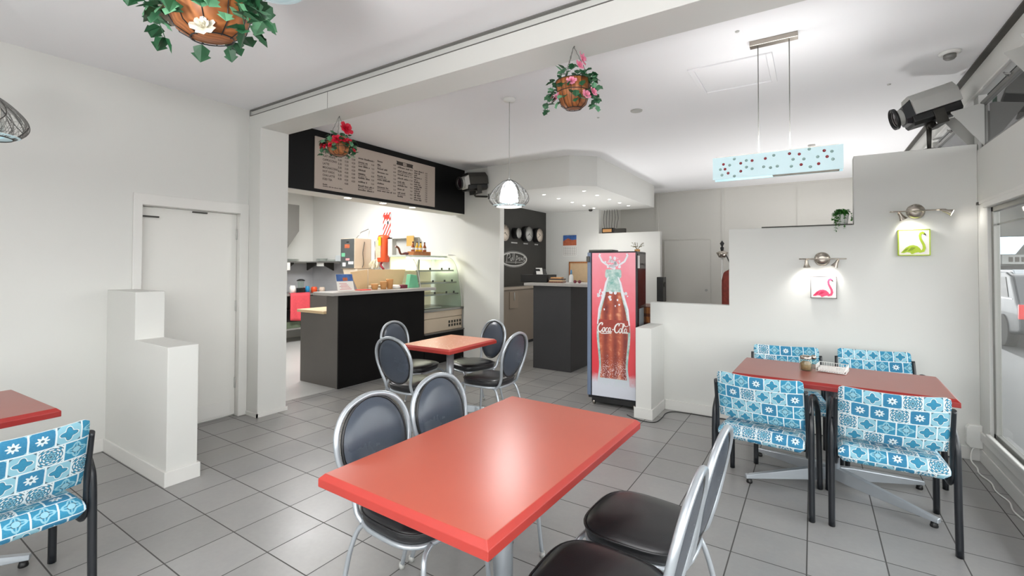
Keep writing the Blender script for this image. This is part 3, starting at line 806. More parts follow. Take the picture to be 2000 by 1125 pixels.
def hanging_basket(label, loc, R, H, chain_top, tilt, fmat, flowers, nleaf, seed, spread=1.35, trails=(), second=LEAF2):
    """loc = centre of the basket bottom; chain_top = world point of the hook"""
    rnd = random.Random(seed)
    t = thing('hanging_basket', label, 'hanging basket', loc, 0, 'hanging baskets of artificial flowers')
    mt = Matrix.Rotation(tilt, 4, 'X')
    b = MB(); n = 36; prof = [(.0, .0), (.45 * R, .004), (.72 * R, .16 * H), (.9 * R, .5 * H), (R, H), (.96 * R, H), (.85 * R, .6 * H)]
    v = []
    for r, z in prof:
        for j in range(n):
            a = 2 * PI * j / n; k = 1 - .035 * (1 if j % 6 == 0 else 0); v.append((r * k * math.cos(a), r * k * math.sin(a), z))
    b.add(v, [(i * n + j, i * n + (j + 1) % n, (i + 1) * n + (j + 1) % n, (i + 1) * n + j) for i in range(len(prof) - 1) for j in range(n)], 0, True)
    b.move(mt).build('liner', COIR, t)
    b = MB()
    for j in range(10):
        a = 2 * PI * j / 10; b.tube([(r * 1.015 * math.cos(a), r * 1.015 * math.sin(a), z - .002) for r, z in ((.4 * R, 0), (.72 * R, .16 * H), (.9 * R, .5 * H), (R, H))], .0018, 5)
    for r, z in ((R * 1.01, H), (.93 * R, .6 * H), (.45 * R, 0)): b.tube([(r * math.cos(2 * PI * j / 24), r * math.sin(2 * PI * j / 24), z) for j in range(24)], .0022, 5, True)
    b.move(mt).build('wire_frame', BLKTUBE, t)
    hk = Vector(chain_top) - Vector(loc)
    for j in range(3):
        a = 2 * PI * j / 3 + .5; p = mt @ Vector((R * math.cos(a), R * math.sin(a), H)); c = MB(); m = 14
        c.tube([p.lerp(hk, i / m) + Vector((.0015 * (-1) ** i, .0015 * (i % 3 - 1), 0)) for i in range(m + 1)], .0024, 5).build('chain', MGREY, t)
    MB().tube([hk + Vector((0, 0, -.012)), hk + Vector((.006, 0, 0)), hk + Vector((0, 0, .0)), hk], .003, 6).build('hook', MGREY, t)
    b = MB()
    for i in range(nleaf):
        a = rnd.uniform(0, 2 * PI); r = R * rnd.uniform(.2, 1.12) if rnd.random() < .55 else R * rnd.uniform(.95, spread)
        z = H * rnd.uniform(.95, 1.55) if r < R else H * rnd.uniform(.15, 1.25)
        if i % 6 == 0: z = H * rnd.uniform(.15, .9); r = R * (1.0 + .06 * rnd.random())
        p = mt @ Vector((r * math.cos(a), r * math.sin(a), z))
        d = Vector((math.cos(a) * rnd.uniform(.2, 1), math.sin(a) * rnd.uniform(.2, 1), rnd.uniform(-.9, .6)))
        leafmesh(b, p, d, Vector((rnd.uniform(-.4, .4), rnd.uniform(-.4, .4), 1)), R * rnd.uniform(.34, .52), 0 if rnd.random() < .68 else 1)
    for a0, drop, cnt in trails:
        a = math.radians(a0); base = Vector((R * 1.1 * math.cos(a), R * 1.1 * math.sin(a), H)); pts = []
        for i in range(cnt):
            q = i / max(1, cnt - 1); p = mt @ (base + Vector((math.cos(a) * R * .35 * q, math.sin(a) * R * .35 * q, -drop * q))) + Vector((rnd.uniform(-.02, .02), rnd.uniform(-.02, .02), 0)); pts.append(p)
            for z in range(3):
                leafmesh(b, p, Vector((rnd.uniform(-1, 1), rnd.uniform(-1, 1), rnd.uniform(-.8, .3))), Z3, R * rnd.uniform(.32, .48), 0 if rnd.random() < .6 else 1)
        b.tube(pts, .0015, 5)
    b.build('foliage', [LEAF, second], t)
    for a0, rr, zz, fr in flowers:
        a = math.radians(a0); p = mt @ Vector((rr * R * math.cos(a), rr * R * math.sin(a), zz * H)); c = MB()
        flower(c, p, Vector((math.cos(a), math.sin(a), .35)), fr * R, 0); c.build('flower', fmat, t)
    return t


# angles: the camera looks from about -60 deg (right of -Y)
hanging_basket('hanging basket of pink roses below the middle of the beam', (-1.215, 2.565, 2.425), .105, .165, (-1.215, 2.565, 2.808), D2R(3), PINK,
               [(-70, .95, .82, .3), (-125, 1.05, .35, .28), (-28, 1.15, .3, .3), (-12, 1.35, .4, .28), (10, .5, 1.75, .42), (-15, .45, 1.5, .3), (-150, 1.2, .5, .2)], 90, 3, 1.3, [(-5, .17, 6), (-150, .16, 5), (15, .12, 4)])
hanging_basket('hanging basket of crimson flowers below the left end of the beam', (-3.56, 2.645, 2.45), .105, .12, (-3.56, 2.645, 2.808), D2R(2), REDF,
               [(0, .95, 1.85, .62), (-45, 1.0, 1.0, .42), (-130, 1.25, .75, .4), (-105, 1.1, .55, .3), (-15, 1.1, 1.05, .3), (5, 1.25, .9, .32), (-75, 1.02, .62, .25), (20, 1.4, .3, .22)], 110, 5, 1.5, [(15, .14, 4), (-140, .1, 3)])
hanging_basket('large hanging basket of white flowers cut off by the top of the photo', (-1.765, .79, 2.262), .148, .20, (-1.765, .79, CZ), D2R(8), WHITEF,
               [(-60, .92, .55, .32), (-40, .65, .02, .26), (-150, 1.1, .9, .35), (-165, 1.15, .6, .3)], 95, 11, 1.25, [(0, .22, 6), (20, .18, 5), (-160, .16, 6), (-90, .12, 4)])

# ------------------------------------------------------------------ wire pendants
def pendant(label, loc, ztop, lit=True):
    """loc = centre of the bottom rim"""
    t = thing('pendant_lamp', label, 'pendant lamp', loc, 0, 'wire shade pendant lamps')
    H = ztop - loc[2]
    MB().lathe([(.058, H), (.058, H - .014), (.05, H - .024), (.012, H - .03)], 28).build('ceiling_rose', WHITE, t)
    MB().tube([(0, 0, H - .02), (0, 0, .255)], .0035, 6).build('cord', LGREY, t)
    prof = [(.012, .25), (.05, .236), (.10, .20), (.15, .148), (.178, .10), (.184, .07), (.172, .04), (.145, .014), (.12, 0)]
    pp = smooth_path([(r, 0, z) for r, z in prof], 3)
    b = MB(); R2 = random.Random(4)
    for i in range(140):
        a = 2 * PI * i / 140; tw = R2.uniform(-.5, .5)
        b.tube([(p.x * math.cos(a + tw * k / 24), p.x * math.sin(a + tw * k / 24), p.z) for k, p in enumerate(pp)], .0012, 4, caps=False)
    for p in pp[2:-1:2]: b.tube([(p.x * math.cos(2 * PI * j / 32), p.x * math.sin(2 * PI * j / 32), p.z) for j in range(32)], .0006, 4, True)
    b.build('wire_mesh', MGREY, t)
    b = MB()
    for i in range(7):
        a = 2 * PI * i / 7 + .3; b.tube([(p.x * 1.005 * math.cos(a + .2 * math.sin(k / 4)), p.x * 1.005 * math.sin(a + .2 * math.sin(k / 4)), p.z) for k, p in enumerate(pp)], .0022, 5)
    b.tube([(.12 * math.cos(2 * PI * j / 32), .12 * math.sin(2 * PI * j / 32), 0) for j in range(32)], .003, 6, True)
    b.build('shade_frame', DGREY, t)
    MB().lathe([(.0, .235), (.03, .232), (.055, .205), (.075, .15), (.084, .09), (.084, .05), (.078, .045)], 28, cap=False).build('glass_diffuser', BULB if lit else WHITE, t)
    MB().lathe([(.09, .022), (.15, .012), (.125, .004), (.085, .012)], 32, cap=False).build('glass_rim', BLUEG, t)
    if not lit: return t
    l = lamp('pendant_bulb_light', 'POINT', (0, 0, -.03), 14, (1, .98, .95), .14); l.parent = t
    return t


pendant('lit wire pendant lamp hanging in front of the white bulkhead', (-2.344, 3.575, 2.013), CZ)
pendant('unlit wire pendant lamp cut off by the left edge of the photo', (-3.80, .55, 2.165), CZ, False)
t = thing('ceiling_light', 'round blue-glass ceiling light cut off by the top edge of the photo', 'ceiling light', (-2.35, 1.33, CZ))
MB().lathe([(.06, 0), (.06, -.05), (.03, -.06)], 24).build('fixing', WHITE, t)
MB().lathe([(.16, -.075), (.155, -.105), (.10, -.125), (.0, -.132)], 32, cap=False).build('glass_dish', BLUEG, t)
MB().tube([(.16 * math.cos(2 * PI * j / 32), .16 * math.sin(2 * PI * j / 32), -.075) for j in range(32)], .006, 6, True).build('glass_rim', BLUEG, t)
MB().tube([(0, 0, -.05), (0, 0, -.09)], .006).build('stem', CHROME, t)

t = thing('linear_pendant', 'long pale blue glass pendant lamp with red and clear dots on two cables', 'pendant lamp', (-.214, 3.60, 2.085))
MB().box(-.142, .142, -.06, .0, CZ - 2.085 - .035, CZ - 2.085).build('ceiling_bar', CHROME, t, .003)
for x in (-.092, .092): MB().tube([(x, -.03, CZ - 2.085 - .03), (x, -.01, .16)], .0035, 6).build('cable', MGREY, t)
def dots(yy, seed, front):
    b = MB(); b.box(-.38, .38, yy - .003, yy + .003, 0, .155); r = random.Random(seed)
    px = [(-.31, .105, 1), (-.30, .07, 1), (-.28, .04, 1), (-.20, .10, 1), (-.20, .045, 1), (-.13, .11, 1), (-.05, .115, 1), (.09, .13, 1), (.145, .12, 1), (.155, .05, 1), (.28, .125, 1), (.295, .085, 1), (.25, .045, 1)]
    px += [(-.33, .07, 2), (-.32, .03, 2), (-.27, .095, 2), (-.24, .135, 2), (-.165, .115, 2), (-.165, .07, 2), (-.13, .055, 2), (-.06, .06, 2), (-.02, .05, 2), (.0, .13, 2), (.02, .055, 2), (.11, .09, 2), (.1, .045, 2), (.17, .085, 2), (.2, .145, 2), (.205, .03, 2), (.245, .09, 2), (.32, .115, 2), (.325, .065, 2), (-.24, .015, 2)]
    for x, z, m in px: b.lathe([(.0095, 0), (.008, .003), (.003, .005)], 12, (x, yy + (-.003 if front else .003), z), (0, -1 if front else 1, 0), m)
    return b
dots(-.045, 1, True).build('glass_panel', [BLUEG, REDDOT, PALEDOT], t)
dots(.045, 2, False).build('glass_panel', [BLUEG, REDDOT, PALEDOT], t)
MB().box(-.36, .36, -.04, .04, .145, .16).box(-.01, .36, -.035, .035, .0, .006).build('frame', CHROME, t)
MB().tube([(-.33, 0, .09), (.33, 0, .09)], .013, 10).build('lamp_tube', BULB, t)
l = lamp('linear_lamp_light', 'AREA', (0, 0, .17), 2.2, (1, .99, .98), .06, .66, rot=(PI, 0, PI / 2)); l.parent = t

# ------------------------------------------------------------------ ceiling bits
t = thing('access_hatch', 'white ceiling access hatch with a thin frame behind the linear pendant', 'ceiling hatch', (-.525, 4.1, CZ))
b = MB()
for x0, x1, y0, y1 in ((-.25, .25, -.31, -.27), (-.25, .25, .26, .30), (-.29, -.25, -.31, .30), (.25, .29, -.31, .30)): b.box(x0, x1, y0, y1, -.014, 0)
b.build('frame', CEIL, t, .003)
MB().box(-.245, .245, -.265, .255, -.006, 0).build('panel', CEIL, t)
t = thing('smoke_detector', 'white smoke detector on the ceiling near the street wall', 'smoke detector', (.835, 4.484, CZ))
MB().lathe([(.062, 0), (.062, -.012), (.05, -.018)], 24).build('base', WHITE, t); MB().lathe([(.036, -.018), (.036, -.04), (.026, -.052), (0, -.054)], 20).build('sensor', MGREY, t)
b = MB().lathe([(.058, 0), (.056, -.008), (.04, -.012), (0, -.013)], 24, (-1.458, 4.52, CZ)); one(b, 'ceiling_disc', LGREY, 'flat pale disc on the ceiling beside the pink flower basket', 'ceiling fitting')
b = MB().lathe([(.04, 0), (.04, -.015), (.02, -.03), (0, -.031)], 20, (-.003, 6.978, CZ)); one(b, 'motion_sensor', WHITE, 'small white sensor on the ceiling above the linear pendant glass', 'sensor')
for p, lb in (((-1.86, 4.52), 'tiny white sprinkler cap on the ceiling left of the pale ceiling disc'), ((-.406, 3.34), 'tiny cap on the ceiling left of the linear pendant bar'), ((.55, 5.0), 'tiny cap on the ceiling left of the smoke detector')):
    one(MB().lathe([(.014, 0), (.012, -.006), (0, -.007)], 12, (p[0], p[1], CZ)), 'sprinkler_head', LGREY, lb, 'ceiling fitting', 'small ceiling caps')


def downlight(loc, label, group, r=.034):
    t = thing('downlight', label, 'downlight', loc, 0, group)
    MB().lathe([(r * 1.25, 0), (r * 1.2, -.004), (r, -.004)], 20, cap=False).build('trim_ring', WHITE, t)
    MB().lathe([(r, -.003), (r * .5, -.006), (0, -.007)], 16, cap=False).build('lamp', DLGT, t)
    return t


for y, lb in ((3.70, 'left of three downlights under the menu header'), (4.26, 'middle of three downlights under the menu header'), (4.80, 'right of three downlights under the menu header')):
    downlight((-4.80, y, 2.30), lb, 'downlights under the menu header', .045)
    lamp('downlight_beam', 'SPOT', (-4.80, y, 2.285), 5, (1, .86, .68), .03, aim=(-4.80, y, 0), spot=2.0)
names5 = ['nearest', 'second', 'third', 'fourth', 'farthest']
for x, side in ((-3.53, 'left'), (-2.85, 'right')):
    for k, y in enumerate((6.38, 6.88, 7.40, 7.90, 8.36)):
        downlight((x, y, 2.589), '%s downlight of the %s row of five under the white bulkhead' % (names5[k], side), 'downlights under the white bulkhead', .026)
for y in (6.6, 7.9): lamp('bulkhead_beam', 'SPOT', (-3.2, y, 2.57), 14, (1, .97, .92), .05, aim=(-3.2, y, 0), spot=2.4)

# ------------------------------------------------------------------ projector spotlights on stands (lens along local -X)
def projector(label, loc, rz, tilt, post, wall=False, k=1.):
    t = thing('stage_projector', label, 'stage light', loc, rz, 'old stage projectors')
    R = Matrix.Rotation(tilt, 4, 'Y') @ Matrix.Diagonal((.8 * k, k, k, 1))
    oc = [(-.07, .125), (.07, .125), (.125, .06), (.125, -.045), (-.125, -.045), (-.125, .06)]
    MB().prism(oc, -.15, .22, 'x').move(R).build('housing', LGREY if not wall else DGREY, t, .004)
    MB().prism([(-.11, -.045), (.11, -.045), (.11, -.10), (.08, -.125), (-.08, -.125), (-.11, -.10)], -.18, .21, 'x').move(R).build('lower_body', BLKPL, t, .006)
    b = MB(); fr = [(-.1, .09), (.1, .09), (.11, -.06), (.08, -.11), (-.08, -.11), (-.11, -.06)]
    v = [(-.15, y, z) for y, z in fr] + [(-.215, y * .72, z * .72 - .005) for y, z in fr]
    b.add(v, [(0, 1, 7, 6), (1, 2, 8, 7), (2, 3, 9, 8), (3, 4, 10, 9), (4, 5, 11, 10), (5, 0, 6, 11), (11, 10, 9, 8, 7, 6)[::-1]])
    b.move(R).build('nose', BLKTUBE if not wall else LGREY, t)
    ln = MB().lathe([(.062, .2), (.066, .25), (.066, .275)], 28, (0, 0, -.01), (-1, 0, 0), cap=False).move(R).build('lens_barrel', LGREY, t)
    MB().lathe([(.07, .262), (.088, .268), (.088, .295), (.078, .297), (.07, .28)], 28, (0, 0, -.01), (-1, 0, 0), cap=False).move(R).build('hood', BLKPL, ln)
    MB().lathe([(.07, .27), (.04, .279), (0, .282)], 24, (0, 0, -.01), (-1, 0, 0), cap=False).move(R).build('lens', M('dark_lens_glass', (40, 26, 34), .06), ln)
    MB().box(-.02, .07, -.115, -.105, -.17, -.06).box(-.02, .07, .105, .115, -.17, -.06).box(-.02, .07, -.115, .115, -.175, -.165).move(R).build('yoke', DGREY, t)
    MB().tube([(.0, .05, .128), (.09, .04, .134)], .006, 6).move(R).build('handle', WHITE, t)
    b = MB()
    if wall:
        b.tube([(.03, .0, -.13), (.03, 0, -.2), post[0], post[1]], .016, 8).lathe([(.05, 0), (.05, .012)], 20, post[1], post[2])
    else:
        b.tube([(.02, 0, -.12), (.01, 0, -.17)], .022, 8); b.lathe([(.02, -.015), (.02, .015)], 14, (.01, -.0, -.165), (0, 1, 0)); b.tube([(.01, 0, -.16), post], [.018, .013], 10)
        b.lathe([(.045, 0), (.045, .008), (.02, .014)], 18, (post[0], post[1], post[2]))
    b.build('stand', DGREY, t)
    return t


projector('large silver and black stage projector on a post on top of the feature wall', (.79, 4.995, 2.77), D2R(8), D2R(-16), (.01, 0, -.349))
projector('stage projector mounted high on the white wing wall beside the menu header', (-4.37, 5.66, 2.755), D2R(68), D2R(-8), ((.10, .10, -.20), (.28, .0, -.20), (-1, .4, 0)), True, 1.08)

# ------------------------------------------------------------------ picture lights, pictures, plant on the feature wall
def picture_light(label, x, z, heads):
    t = thing('picture_light', label, 'wall light', (x, YF, z), 0, 'two-spot wall lights on the feature wall')
    MB().lathe([(.06, 0), (.06, .012), (.045, .03), (.02, .036)], 28, (0, 0, 0), (0, -1, 0)).build('wall_plate', CHROME, t)
    MB().tube([(0, -.03, 0), (0, -.075, 0)], .01, 8).tube([(-.172, -.075, 0), (.172, -.075, 0)], .005, 8).build('crossbar', CHROME, t)
    for hx, (dx, dy, dz) in heads:
        d = Vector((dx, dy, dz)).normalized(); o = Vector((hx, -.075, 0)); h = MB()
        h.tube([o, o + d * .02], .007, 8); h.lathe([(.012, .015), (.014, .04), (.026, .07), (.028, .075)], 18, o, d, cap=False)
        hd = h.build('spot_head', CHROME, t)
        MB().lathe([(.026, .072), (0, .074)], 16, o, d).build('bulb', DLGT, hd)
        l = lamp('picture_spot', 'SPOT', o + d * .085, 2.3 if dz < -.5 else .4, (1, .97, .93), .03, spot=D2R(128), blend=1.0)
        l.rotation_euler = (d + Vector((0, .3, -.3))).to_track_quat('-Z', 'Y').to_euler(); l.parent = t
    return t


picture_light('nickel two-spot wall light above the pink flamingo picture', .07, 1.54, [(-.118, (.05, .12, -1)), (.118, (-.45, .1, -.9))])
picture_light('nickel two-spot wall light above the green flamingo picture, one spot turned away', .70, 1.92, [(-.118, (.5, .12, -.9)), (.14, (.85, -.25, -.4))])


def flamingo(label, x, z, wd, ht, paint, edge, rz):
    t = thing('flamingo_picture', label, 'picture', (x, YF - .002, z), 0, 'flamingo pictures')
    MB().box(-wd / 2, wd / 2, -.03, 0, 0, ht).build('canvas', [CANVAS], t, .002)
    e = .006; b = MB()
    for q in ((-wd / 2 - .001, -wd / 2 + e, 0, ht), (wd / 2 - e, wd / 2 + .001, 0, ht), (-wd / 2, wd / 2, -.001, e), (-wd / 2, wd / 2, ht - e, ht + .001)): b.box(q[0], q[1], -.0315, -.001, q[2], q[3])
    b.build('canvas_edge', edge, t)
    k = wd; b = MB(); o = (-wd / 2, -.031, 0)
    body = [(.08, .10), (.16, .20), (.24, .30), (.36, .38), (.48, .40), (.60, .36), (.68, .28), (.72, .20), (.66, .13), (.54, .10), (.47, .06), (.42, .05), (.38, .11), (.28, .13), (.18, .09)]
    b.poly([(p[0] * k, p[1] * ht) for p in body][::-1], o, X3, Z3)
    neck = [(.60, .22, 1.6), (.70, .15, 1.4), (.78, .17, 1.2), (.82, .28, 1.1), (.80, .40, 1), (.75, .52, .95), (.70, .64, .9), (.685, .76, .9), (.71, .85, 1), (.76, .875, 1.1), (.80, .85, 1), (.825, .80, .8)]
    b.ribbon([(p[0] * k, p[1] * ht, p[2]) for p in neck], .085 * k, (o[0], -.0315, 0), X3, Z3)
    for q in ([(.12, .12), (.22, .24), (.34, .30), (.26, .18)], [(.30, .16), (.42, .32), (.56, .30), (.44, .20)]): b.poly([(p[0] * k, p[1] * ht) for p in q][::-1], (o[0], -.0318, 0), X3, Z3, 1)
    b.ribbon([(.81 * k, .83 * ht), (.85 * k, .80 * ht, .8), (.868 * k, .74 * ht, .2)], .05 * k, (o[0], -.032, 0), X3, Z3, 2)
    b.build('flamingo', paint + [BLKPL], t)
    return t


PINK2 = M('deep_pink_paint', (196, 36, 80), .6, var=.3, scale=30); LIME2 = M('olive_lime_paint', (128, 150, 30), .6, var=.3, scale=30)
flamingo('small canvas of a pink flamingo under the lower wall light', .078, 1.197, .192, .19, [PINKP, PINK2], M('grey_canvas_edge', (120, 116, 114), .6), 0)
flamingo('small canvas of a lime green flamingo under the upper wall light', .685, 1.565, .198, .208, [LIME, LIME2], LIME, 0)

t = thing('potted_plant', 'small white pot of trailing green plant on the ledge of the feature wall', 'plant', (.215, 5.0, 1.842))
MB().lathe([(.035, 0), (.045, .01), (.052, .085), (.048, .088), (.044, .075)], 24).build('pot', WHITE, t)
b = MB(); r = random.Random(2)
for i in range(34):
    a = r.uniform(0, 2 * PI); out = r.uniform(.03, .085); drop = r.uniform(.02, .11) if i > 3 else r.uniform(.13, .19)
    if i <= 3: a = -PI / 2 + r.uniform(-.5, .5); out = .095
    pts = smooth_path([(0, 0, .085), (out * .5 * math.cos(a), out * .5 * math.sin(a), .125), (out * math.cos(a), out * math.sin(a), .095), (out * 1.05 * math.cos(a), out * 1.05 * math.sin(a), max(.12 - drop, .012 if out < .09 else -.08))], 5)
    b.tube(pts, .001, 4)
    for p in pts[2:]:
        for _ in range(2): leafmesh(b, Vector(p), Vector((r.uniform(-1, 1), r.uniform(-1, 1), r.uniform(-.6, .6))), Z3, r.uniform(.012, .02), 0)
b.build('foliage', GRASSY, t)

b = MB().box(1.05, XR, 4.86, 4.90, 1.945, 1.965); one(b, 'cable_clip', DGREY, 'small dark clip on the window head beside the feature wall', 'clip')
b = MB().prism([(.975, .13), (.995, .105), (1.0655, .105), (1.0655, .275), (.995, .275), (.975, .25)], YF - .055, YF, 'y')
one(b, 'power_box', WHITE, 'white power box low in the corner by the street window', 'power box', bevel=.004)
P = smooth_path([(1.03, 4.90, .105), (1.0, 4.85, .09), (.985, 4.80, .03), (1.0, 4.72, .006), (.985, 4.6, .006), (1.01, 4.45, .006), (.998, 4.3, .006), (1.022, 4.15, .006), (1.005, 4.0, .006), (1.03, 3.8, .006), (1.0, 3.6, .006)], 6)
one(MB().tube(P, .005, 6), 'white_cable', WHITE, 'white power cable along the floor under the street window', 'cable')
P = smooth_path([(-1.55, 4.5, .005), (-1.45, 4.43, .005), (-1.33, 4.40, .005), (-1.25, 4.44, .005), (-1.235, 4.6, .005), (-1.24, 4.75, .005), (-1.19, 4.85, .005), (-1.05, 4.875, .005), (-.85, 4.88, .005), (-.55, 4.885, .005), (.9, 4.885, .005)], 6)
one(MB().tube(P, .004, 6), 'black_cable', BLKPL, 'black power cable along the floor at the foot of the feature wall', 'cable')
one(MB().box(.975, 1.0, 5.12, 5.126, 2.68, 2.95).box(1.0, 1.07, 5.12, 5.126, 2.665, 2.69), 'glass_baffle', GREENED, 'green-edged glass strip above the end of the feature wall', 'glass strip')

# ------------------------------------------------------------------ drinks fridge
t = thing('drinks_fridge', 'tall narrow glass-door drinks fridge printed with a cola bottle', 'fridge', (-1.985, 4.636, 0), D2R(4.5))
MB().box(-.045, .478, .03, .43, .065, 1.625).build('cabinet', BLKTUBE, t, .008)
MB().box(.478, .482, .05, .40, .25, 1.6).build('side_window', M('dark_tinted_glass', (26, 18, 20), .06), t)
MB().box(.4825, .4835, .09, .30, .80, 1.03).build('grey_notice', M('grey_notice', (110, 116, 120), .5), t)
MB().box(.4825, .4835, .03, .12, 1.45, 1.58).build('white_notice', PAPER, t)
MB().box(-.04, .22, .03, .25, 1.625, 1.645).build('top_vent', DGREY, t, .003)
dr = MB().box(-.002, .476, .0, .03, .09, 1.615).build('door', [BLKTUBE], t, .006)
MB().box(.008, .468, -.004, 0, .105, 1.61).build('printed_panel', FILM, dr)
MB().box(-.047, -.006, .0, .04, .1, 1.615).build('door_frame', M('blue_grey_trim', (104, 118, 140), .3), dr, .006)
MB().box(-.052, -.015, -.018, .0, 1.515, 1.575).build('door_lock', DGREY, dr, .004)
bt = MB(); o = (.238, -.0048, 0)
prof = [(.16, .112), (.172, .15), (.165, .30), (.152, .42), (.160, .55), (.172, .66), (.178, .76), (.170, .88), (.150, 1.0), (.118, 1.1), (.09, 1.2), (.074, 1.28), (.07, 1.34), (.085, 1.36), (.083, 1.42), (.068, 1.44)]
sl = smooth_path([(x, z, 0) for x, z in prof], 4)
pl = [(-p.x, p.y) for p in sl] + [(p.x, p.y) for p in sl[::-1]]
def strip(b, sl, k, z0, z1, o, mi):
    q = [p for p in sl if z0 <= p.y <= z1]
    vs = []
    for p in q: vs += [Vector(o) + X3 * (-p.x * k) + Z3 * p.y, Vector(o) + X3 * (p.x * k) + Z3 * p.y]
    b.add(vs, [(2 * i, 2 * i + 1, 2 * i + 3, 2 * i + 2) for i in range(len(q) - 1)], mi)
strip(bt, sl, 1, 0, 1.44, o, 0); strip(bt, sl, .86, .27, 1.22, (.238, -.0052, 0), 1)
r = random.Random(9)
strip(bt, sl, .97, .76, .93, (.238, -.0054, 0), 4)
for i in range(60):   # printed splash round the neck and the cap cloud
    a = r.uniform(0, 2 * PI); z = r.choice([1.48, 1.5, 1.52, 1.15, 1.18, 1.05]); s = r.uniform(.006, .022); rad = r.uniform(.02, .09) if z > 1.4 else r.uniform(.10, .17)
    x = .238 + rad * math.cos(a) * (1 if z > 1.4 else 1.0); zz = z + r.uniform(-.05, .05)
    bt.add([(x + s * math.cos(a + k * 1.05) * r.uniform(.5, 1.2), -.0054, zz + s * math.sin(a + k * 1.05)) for k in range(6)], [(0, 1, 2, 3, 4, 5)], 2)
for s in (-1, 1):
    bt.ribbon([(s * .06, 1.48), (s * .12, 1.52), (s * .15, 1.58), (s * .14, 1.60)], .02, (.238, -.0054, 0), X3, Z3, 2)
    bt.ribbon([(s * .05, 1.36, .5), (s * .075, 1.3, 1), (s * .10, 1.18, 1.2), (s * .15, 1.02, 1), (s * .168, .86, .7)], .02, (.238, -.0057, 0), X3, Z3, 2)
bt.box(.238 - .08, .238 + .08, -.0056, -.005, 1.355, 1.42, 0)
# script lettering as pen strokes
def script(b, o, sc, mi):
    def S(pts, w=.11): 
        q = smooth_path([(p[0], p[1], 0) for p in pts], 4); n = len(q)
        b.ribbon([(p.x * sc, p.y * sc, .55 + .6 * math.sin(PI * (i + .5) / n)) for i, p in enumerate(q)], w * sc, o, X3, Z3, mi)
    def bigC(x): S([(x + .62, .92), (x + .50, .86), (x + .60, 1.06), (x + .42, 1.12), (x + .16, .9), (x + .0, .5), (x + .06, .12), (x + .25, .0), (x + .45, .14), (x + .52, .34)], .15)
    def sm_o(x): S([(x + .26, .56), (x + .1, .5), (x + .0, .2), (x + .1, .0), (x + .25, .12), (x + .3, .42), (x + .22, .56), (x + .38, .5)])
    def sm_c(x): S([(x + .28, .48), (x + .2, .57), (x + .04, .4), (x + .0, .14), (x + .12, .0), (x + .3, .16)])
    def sm_a(x): S([(x + .28, .5), (x + .16, .57), (x + .0, .3), (x + .06, .02), (x + .2, .14), (x + .32, .54)]); S([(x + .32, .54), (x + .25, .12), (x + .34, .02), (x + .46, .16)])
    def sm_l(x): S([(x + .0, .3), (x + .22, .75), (x + .30, 1.1), (x + .2, 1.12), (x + .1, .6), (x + .08, .1), (x + .18, .0), (x + .32, .18)])
    bigC(0); sm_o(.56); sm_c(.98); sm_a(1.32); S([(1.82, .34), (2.0, .38)], .13); bigC(2.12); sm_o(2.68); sm_l(3.0); sm_a(3.32)
    S([(.2, -.06), (.5, -.18), (1.0, -.16), (1.5, -.1), (1.72, -.16)], .1); S([(2.62, 1.08), (2.95, 1.2), (3.3, 1.02), (3.5, .8), (3.8, .95)], .09)
script(bt, (.075, -.0062, .78), .084, 3)
bt.build('bottle_print', [BOTG, COLA, ICE, PAPER, LABELR], dr)
MB().box(.0, .47, .015, .40, .03, .085).build('base_grille', BLKPL, t, .004)
for x, y in ((.02, .04), (.45, .04), (.02, .38), (.45, .38)):
    MB().lathe([(.028, -.012), (.03, 0), (.028, .012)], 16, (x, y, .031), (1, 0, 0)).box(x - .014, x + .014, y - .012, y + .012, .035, .066).build('castor', CHROME, t)
t = thing('dried_sprig', 'small dried plant sprig on top of the drinks fridge', 'plant', (-1.56, 4.86, 1.626))
b = MB(); r = random.Random(6)
MB().lathe([(.028, 0), (.03, .02), (.02, .025)], 12).build('holder', CARD, t)
for i in range(16):
    a = r.uniform(0, 2 * PI); p = [(0, 0, .02), (.03 * math.cos(a), .03 * math.sin(a), .05), (.055 * math.cos(a), .055 * math.sin(a), .05 + r.uniform(0, .05))]; b.tube(p, .0014, 4)
    for q in p[1:]: leafmesh(b, Vector(q), Vector((math.cos(a), math.sin(a), r.uniform(-.3, .8))), Z3, .02, 0)
b.build('twigs', M('dry_olive_leaf', (120, 112, 80), .7, var=.4, scale=40), t)
t = thing('wooden_cabinet', 'brown wooden cabinet edge behind the drinks fridge', 'cabinet', (-1.72, 5.4, 0))
MB().box(-.26, .265, -.22, .22, 0, 1.02).build('carcass', WOODB, t, .004)
for z in (.88, .98): MB().box(-.24, .245, -.228, -.22, z - .035, z + .03).build('drawer', WOODO, t, .002)

# ------------------------------------------------------------------ service counter, worktop and display cabinet
t = thing('service_counter', 'black service counter with a stepped charcoal end panel facing the room', 'counter', (-4.73, 3.535, 0))
MB().box(-.02, 0, .0, 1.45, .0, 1.108).box(-.24, -.02, 1.43, 1.45, 0, 1.108).build('front_panel', BLKCTR, t, .002)
MB().prism([(-.76, 0), (-.021, 0), (-.021, 1.108), (-.235, 1.108), (-.235, .875), (-.76, .875)], 0, .02, 'y').build('end_panel', GREYCTR, t, .002)
MB().box(-.255, -.235, .021, 1.43, .875, 1.108).box(-.745, -.725, .021, 1.43, 0, .875).box(-.745, -.03, .02, 1.43, .45, .468).build('carcass', GREYCTR, t)
MB().box(-.78, -.236, -.04, 1.45, .878, .912).build('lower_worktop', CREAM, t, .003)
one(MB().prism([(-5.04, 3.40), (-4.66, 3.40), (-4.66, 5.16), (-4.80, 5.16), (-4.80, 4.99), (-5.04, 4.99)], 1.11, 1.15, 'z'), 'grey_worktop', GREYTOP, 'long grey worktop along the top of the black service counter', 'worktop', bevel=.006)
